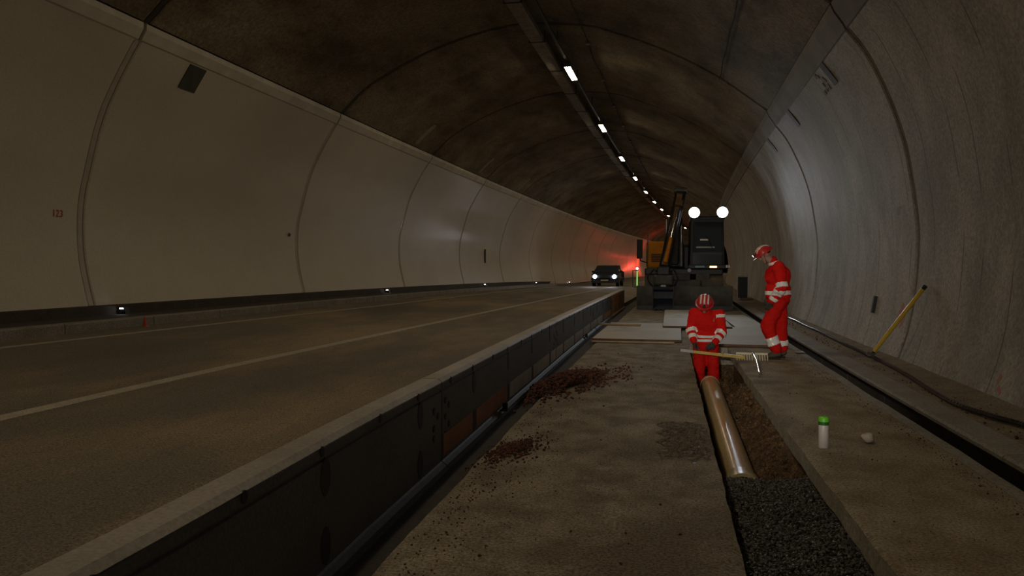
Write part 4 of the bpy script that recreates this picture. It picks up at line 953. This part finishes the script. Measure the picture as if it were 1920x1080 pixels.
for x in (-.66, .66):
    Pc('headlight', M_HEADL, lambda b: b.cyl((x, -2.06, .68), (x, -2.15, .68), .125, n=20)); spot('headlight_beam', car, (x, -2.2, .68), (x - 1.6, -20, -1.5), CAR_W, (.92, .95, 1.0), 34, .9, .08)
    Pc('door_mirror', M_CAR, lambda b: b.box((x*1.45, -.75, 1.0), (.20, .10, .13), bev=.03))
    for y in (-1.35, 1.35):
        wq = Pc('wheel', M_BLACK, lambda b: b.cyl((x*1.22-.1, y, .31), (x*1.22+.1, y, .31), .31, n=24)); Pc('hub', M_GREYM, lambda b: b.cyl((x*1.22-.11, y, .31), (x*1.22+.11, y, .31), .18, n=16), wq)
# ------------------------------------------------------------------ beacons beyond the barrier
e = thing('green_marker_post', 'green glowing marker post with a white lamp on top', 'marker post', T(-2.80, 52, road_z(-2.8, 52)))
mb = MB(); mb.box((0, 0, .02), (.42, .36, .05), bev=.01); mb.build('base', M_BLACK, e)
mb = MB(); mb.box((0, 0, .56), (.10, .08, 1.06), bev=.01); mb.build('post', M_DGREEN, e)
mb = MB(); mb.box((0, -.045, .56), (.07, .012, 1.00)); mb.build('glow_strip', M_GRNL, e)
mb = MB(); mb.box((-.28, 0, .56), (.06, .05, 1.06)); mb.box((-.14, 0, 1.08), (.34, .05, .04)); mb.build('side_frame', M_DGREEN, e)
mb = MB(); mb.box((0, 0, 1.22), (.20, .16, .22), bev=.03); mb.build('lamp_body', M_BLACK, e)
mb = MB(); mb.cyl((0, -.082, 1.22), (0, -.09, 1.22), .075, n=16); mb.build('lamp_lens', M_WHITEL, e)
e = thing('warning_lamp', 'red warning lamp on a stand far along the foot of the pale wall', 'warning lamp', T(-8.35, 118, road_z(-8.35, 118)))
mb = MB(); mb.box((0, 0, .03), (.5, .5, .06), bev=.01); mb.build('foot', M_BLACK, e)
mb = MB(); mb.cyl((0, 0, .06), (0, 0, 1.46), .03, n=10); mb.build('stand', M_GREYM, e)
mb = MB(); mb.cyl((0, 0, 1.44), (0, 0, 1.50), .16, n=16); mb.build('lamp_base', M_BLACK, e)
mb = MB(); lathe(mb, [(.15, 1.50), (.16, 1.62), (.12, 1.74), (.01, 1.79)], 16); mb.build('lens', M_REDL, e, smooth=True)
d = bpy.data.lights.new('red_glow', 'POINT'); d.energy = 190; d.color = (1, .07, .04); d.shadow_soft_size = .1
o = bpy.data.objects.new('red_glow', d); COL.objects.link(o); o.parent = e; o.location = (0, 0, 1.92)
# ------------------------------------------------------------------ added unseen lamp behind the photographer, brightens the workers' suits and reflective bands
e = thing('fill_light', 'added fill lamp on a tripod behind the photographer', 'fill_light', T(-.55, -3.2, .0))
mb = MB(); mb.box((0, 0, 2.2), (.40, .12, .30), bev=.02); mb.build('head', M_YEL, e)
mb = MB(); mb.box((0, .063, 2.2), (.34, .01, .24)); mb.build('lens', M_WHITEL, e)
mb = MB(); mb.cyl((0, 0, .9), (0, 0, 2.06), .02, n=10); mb.build('pole', M_DARKM, e)
for k in range(3): a = 2*pi*k/3 + .4; mb = MB(); mb.cyl((0, 0, 1.0), (.55*cos(a), .55*sin(a), .0), .014, n=8); mb.build('leg', M_DARKM, e)
spot('fill_beam', e, (0, .12, 2.2), (1.8, 15.8, .9), FILL_W, (1.0, .93, .82), 22, 1.0, .12)
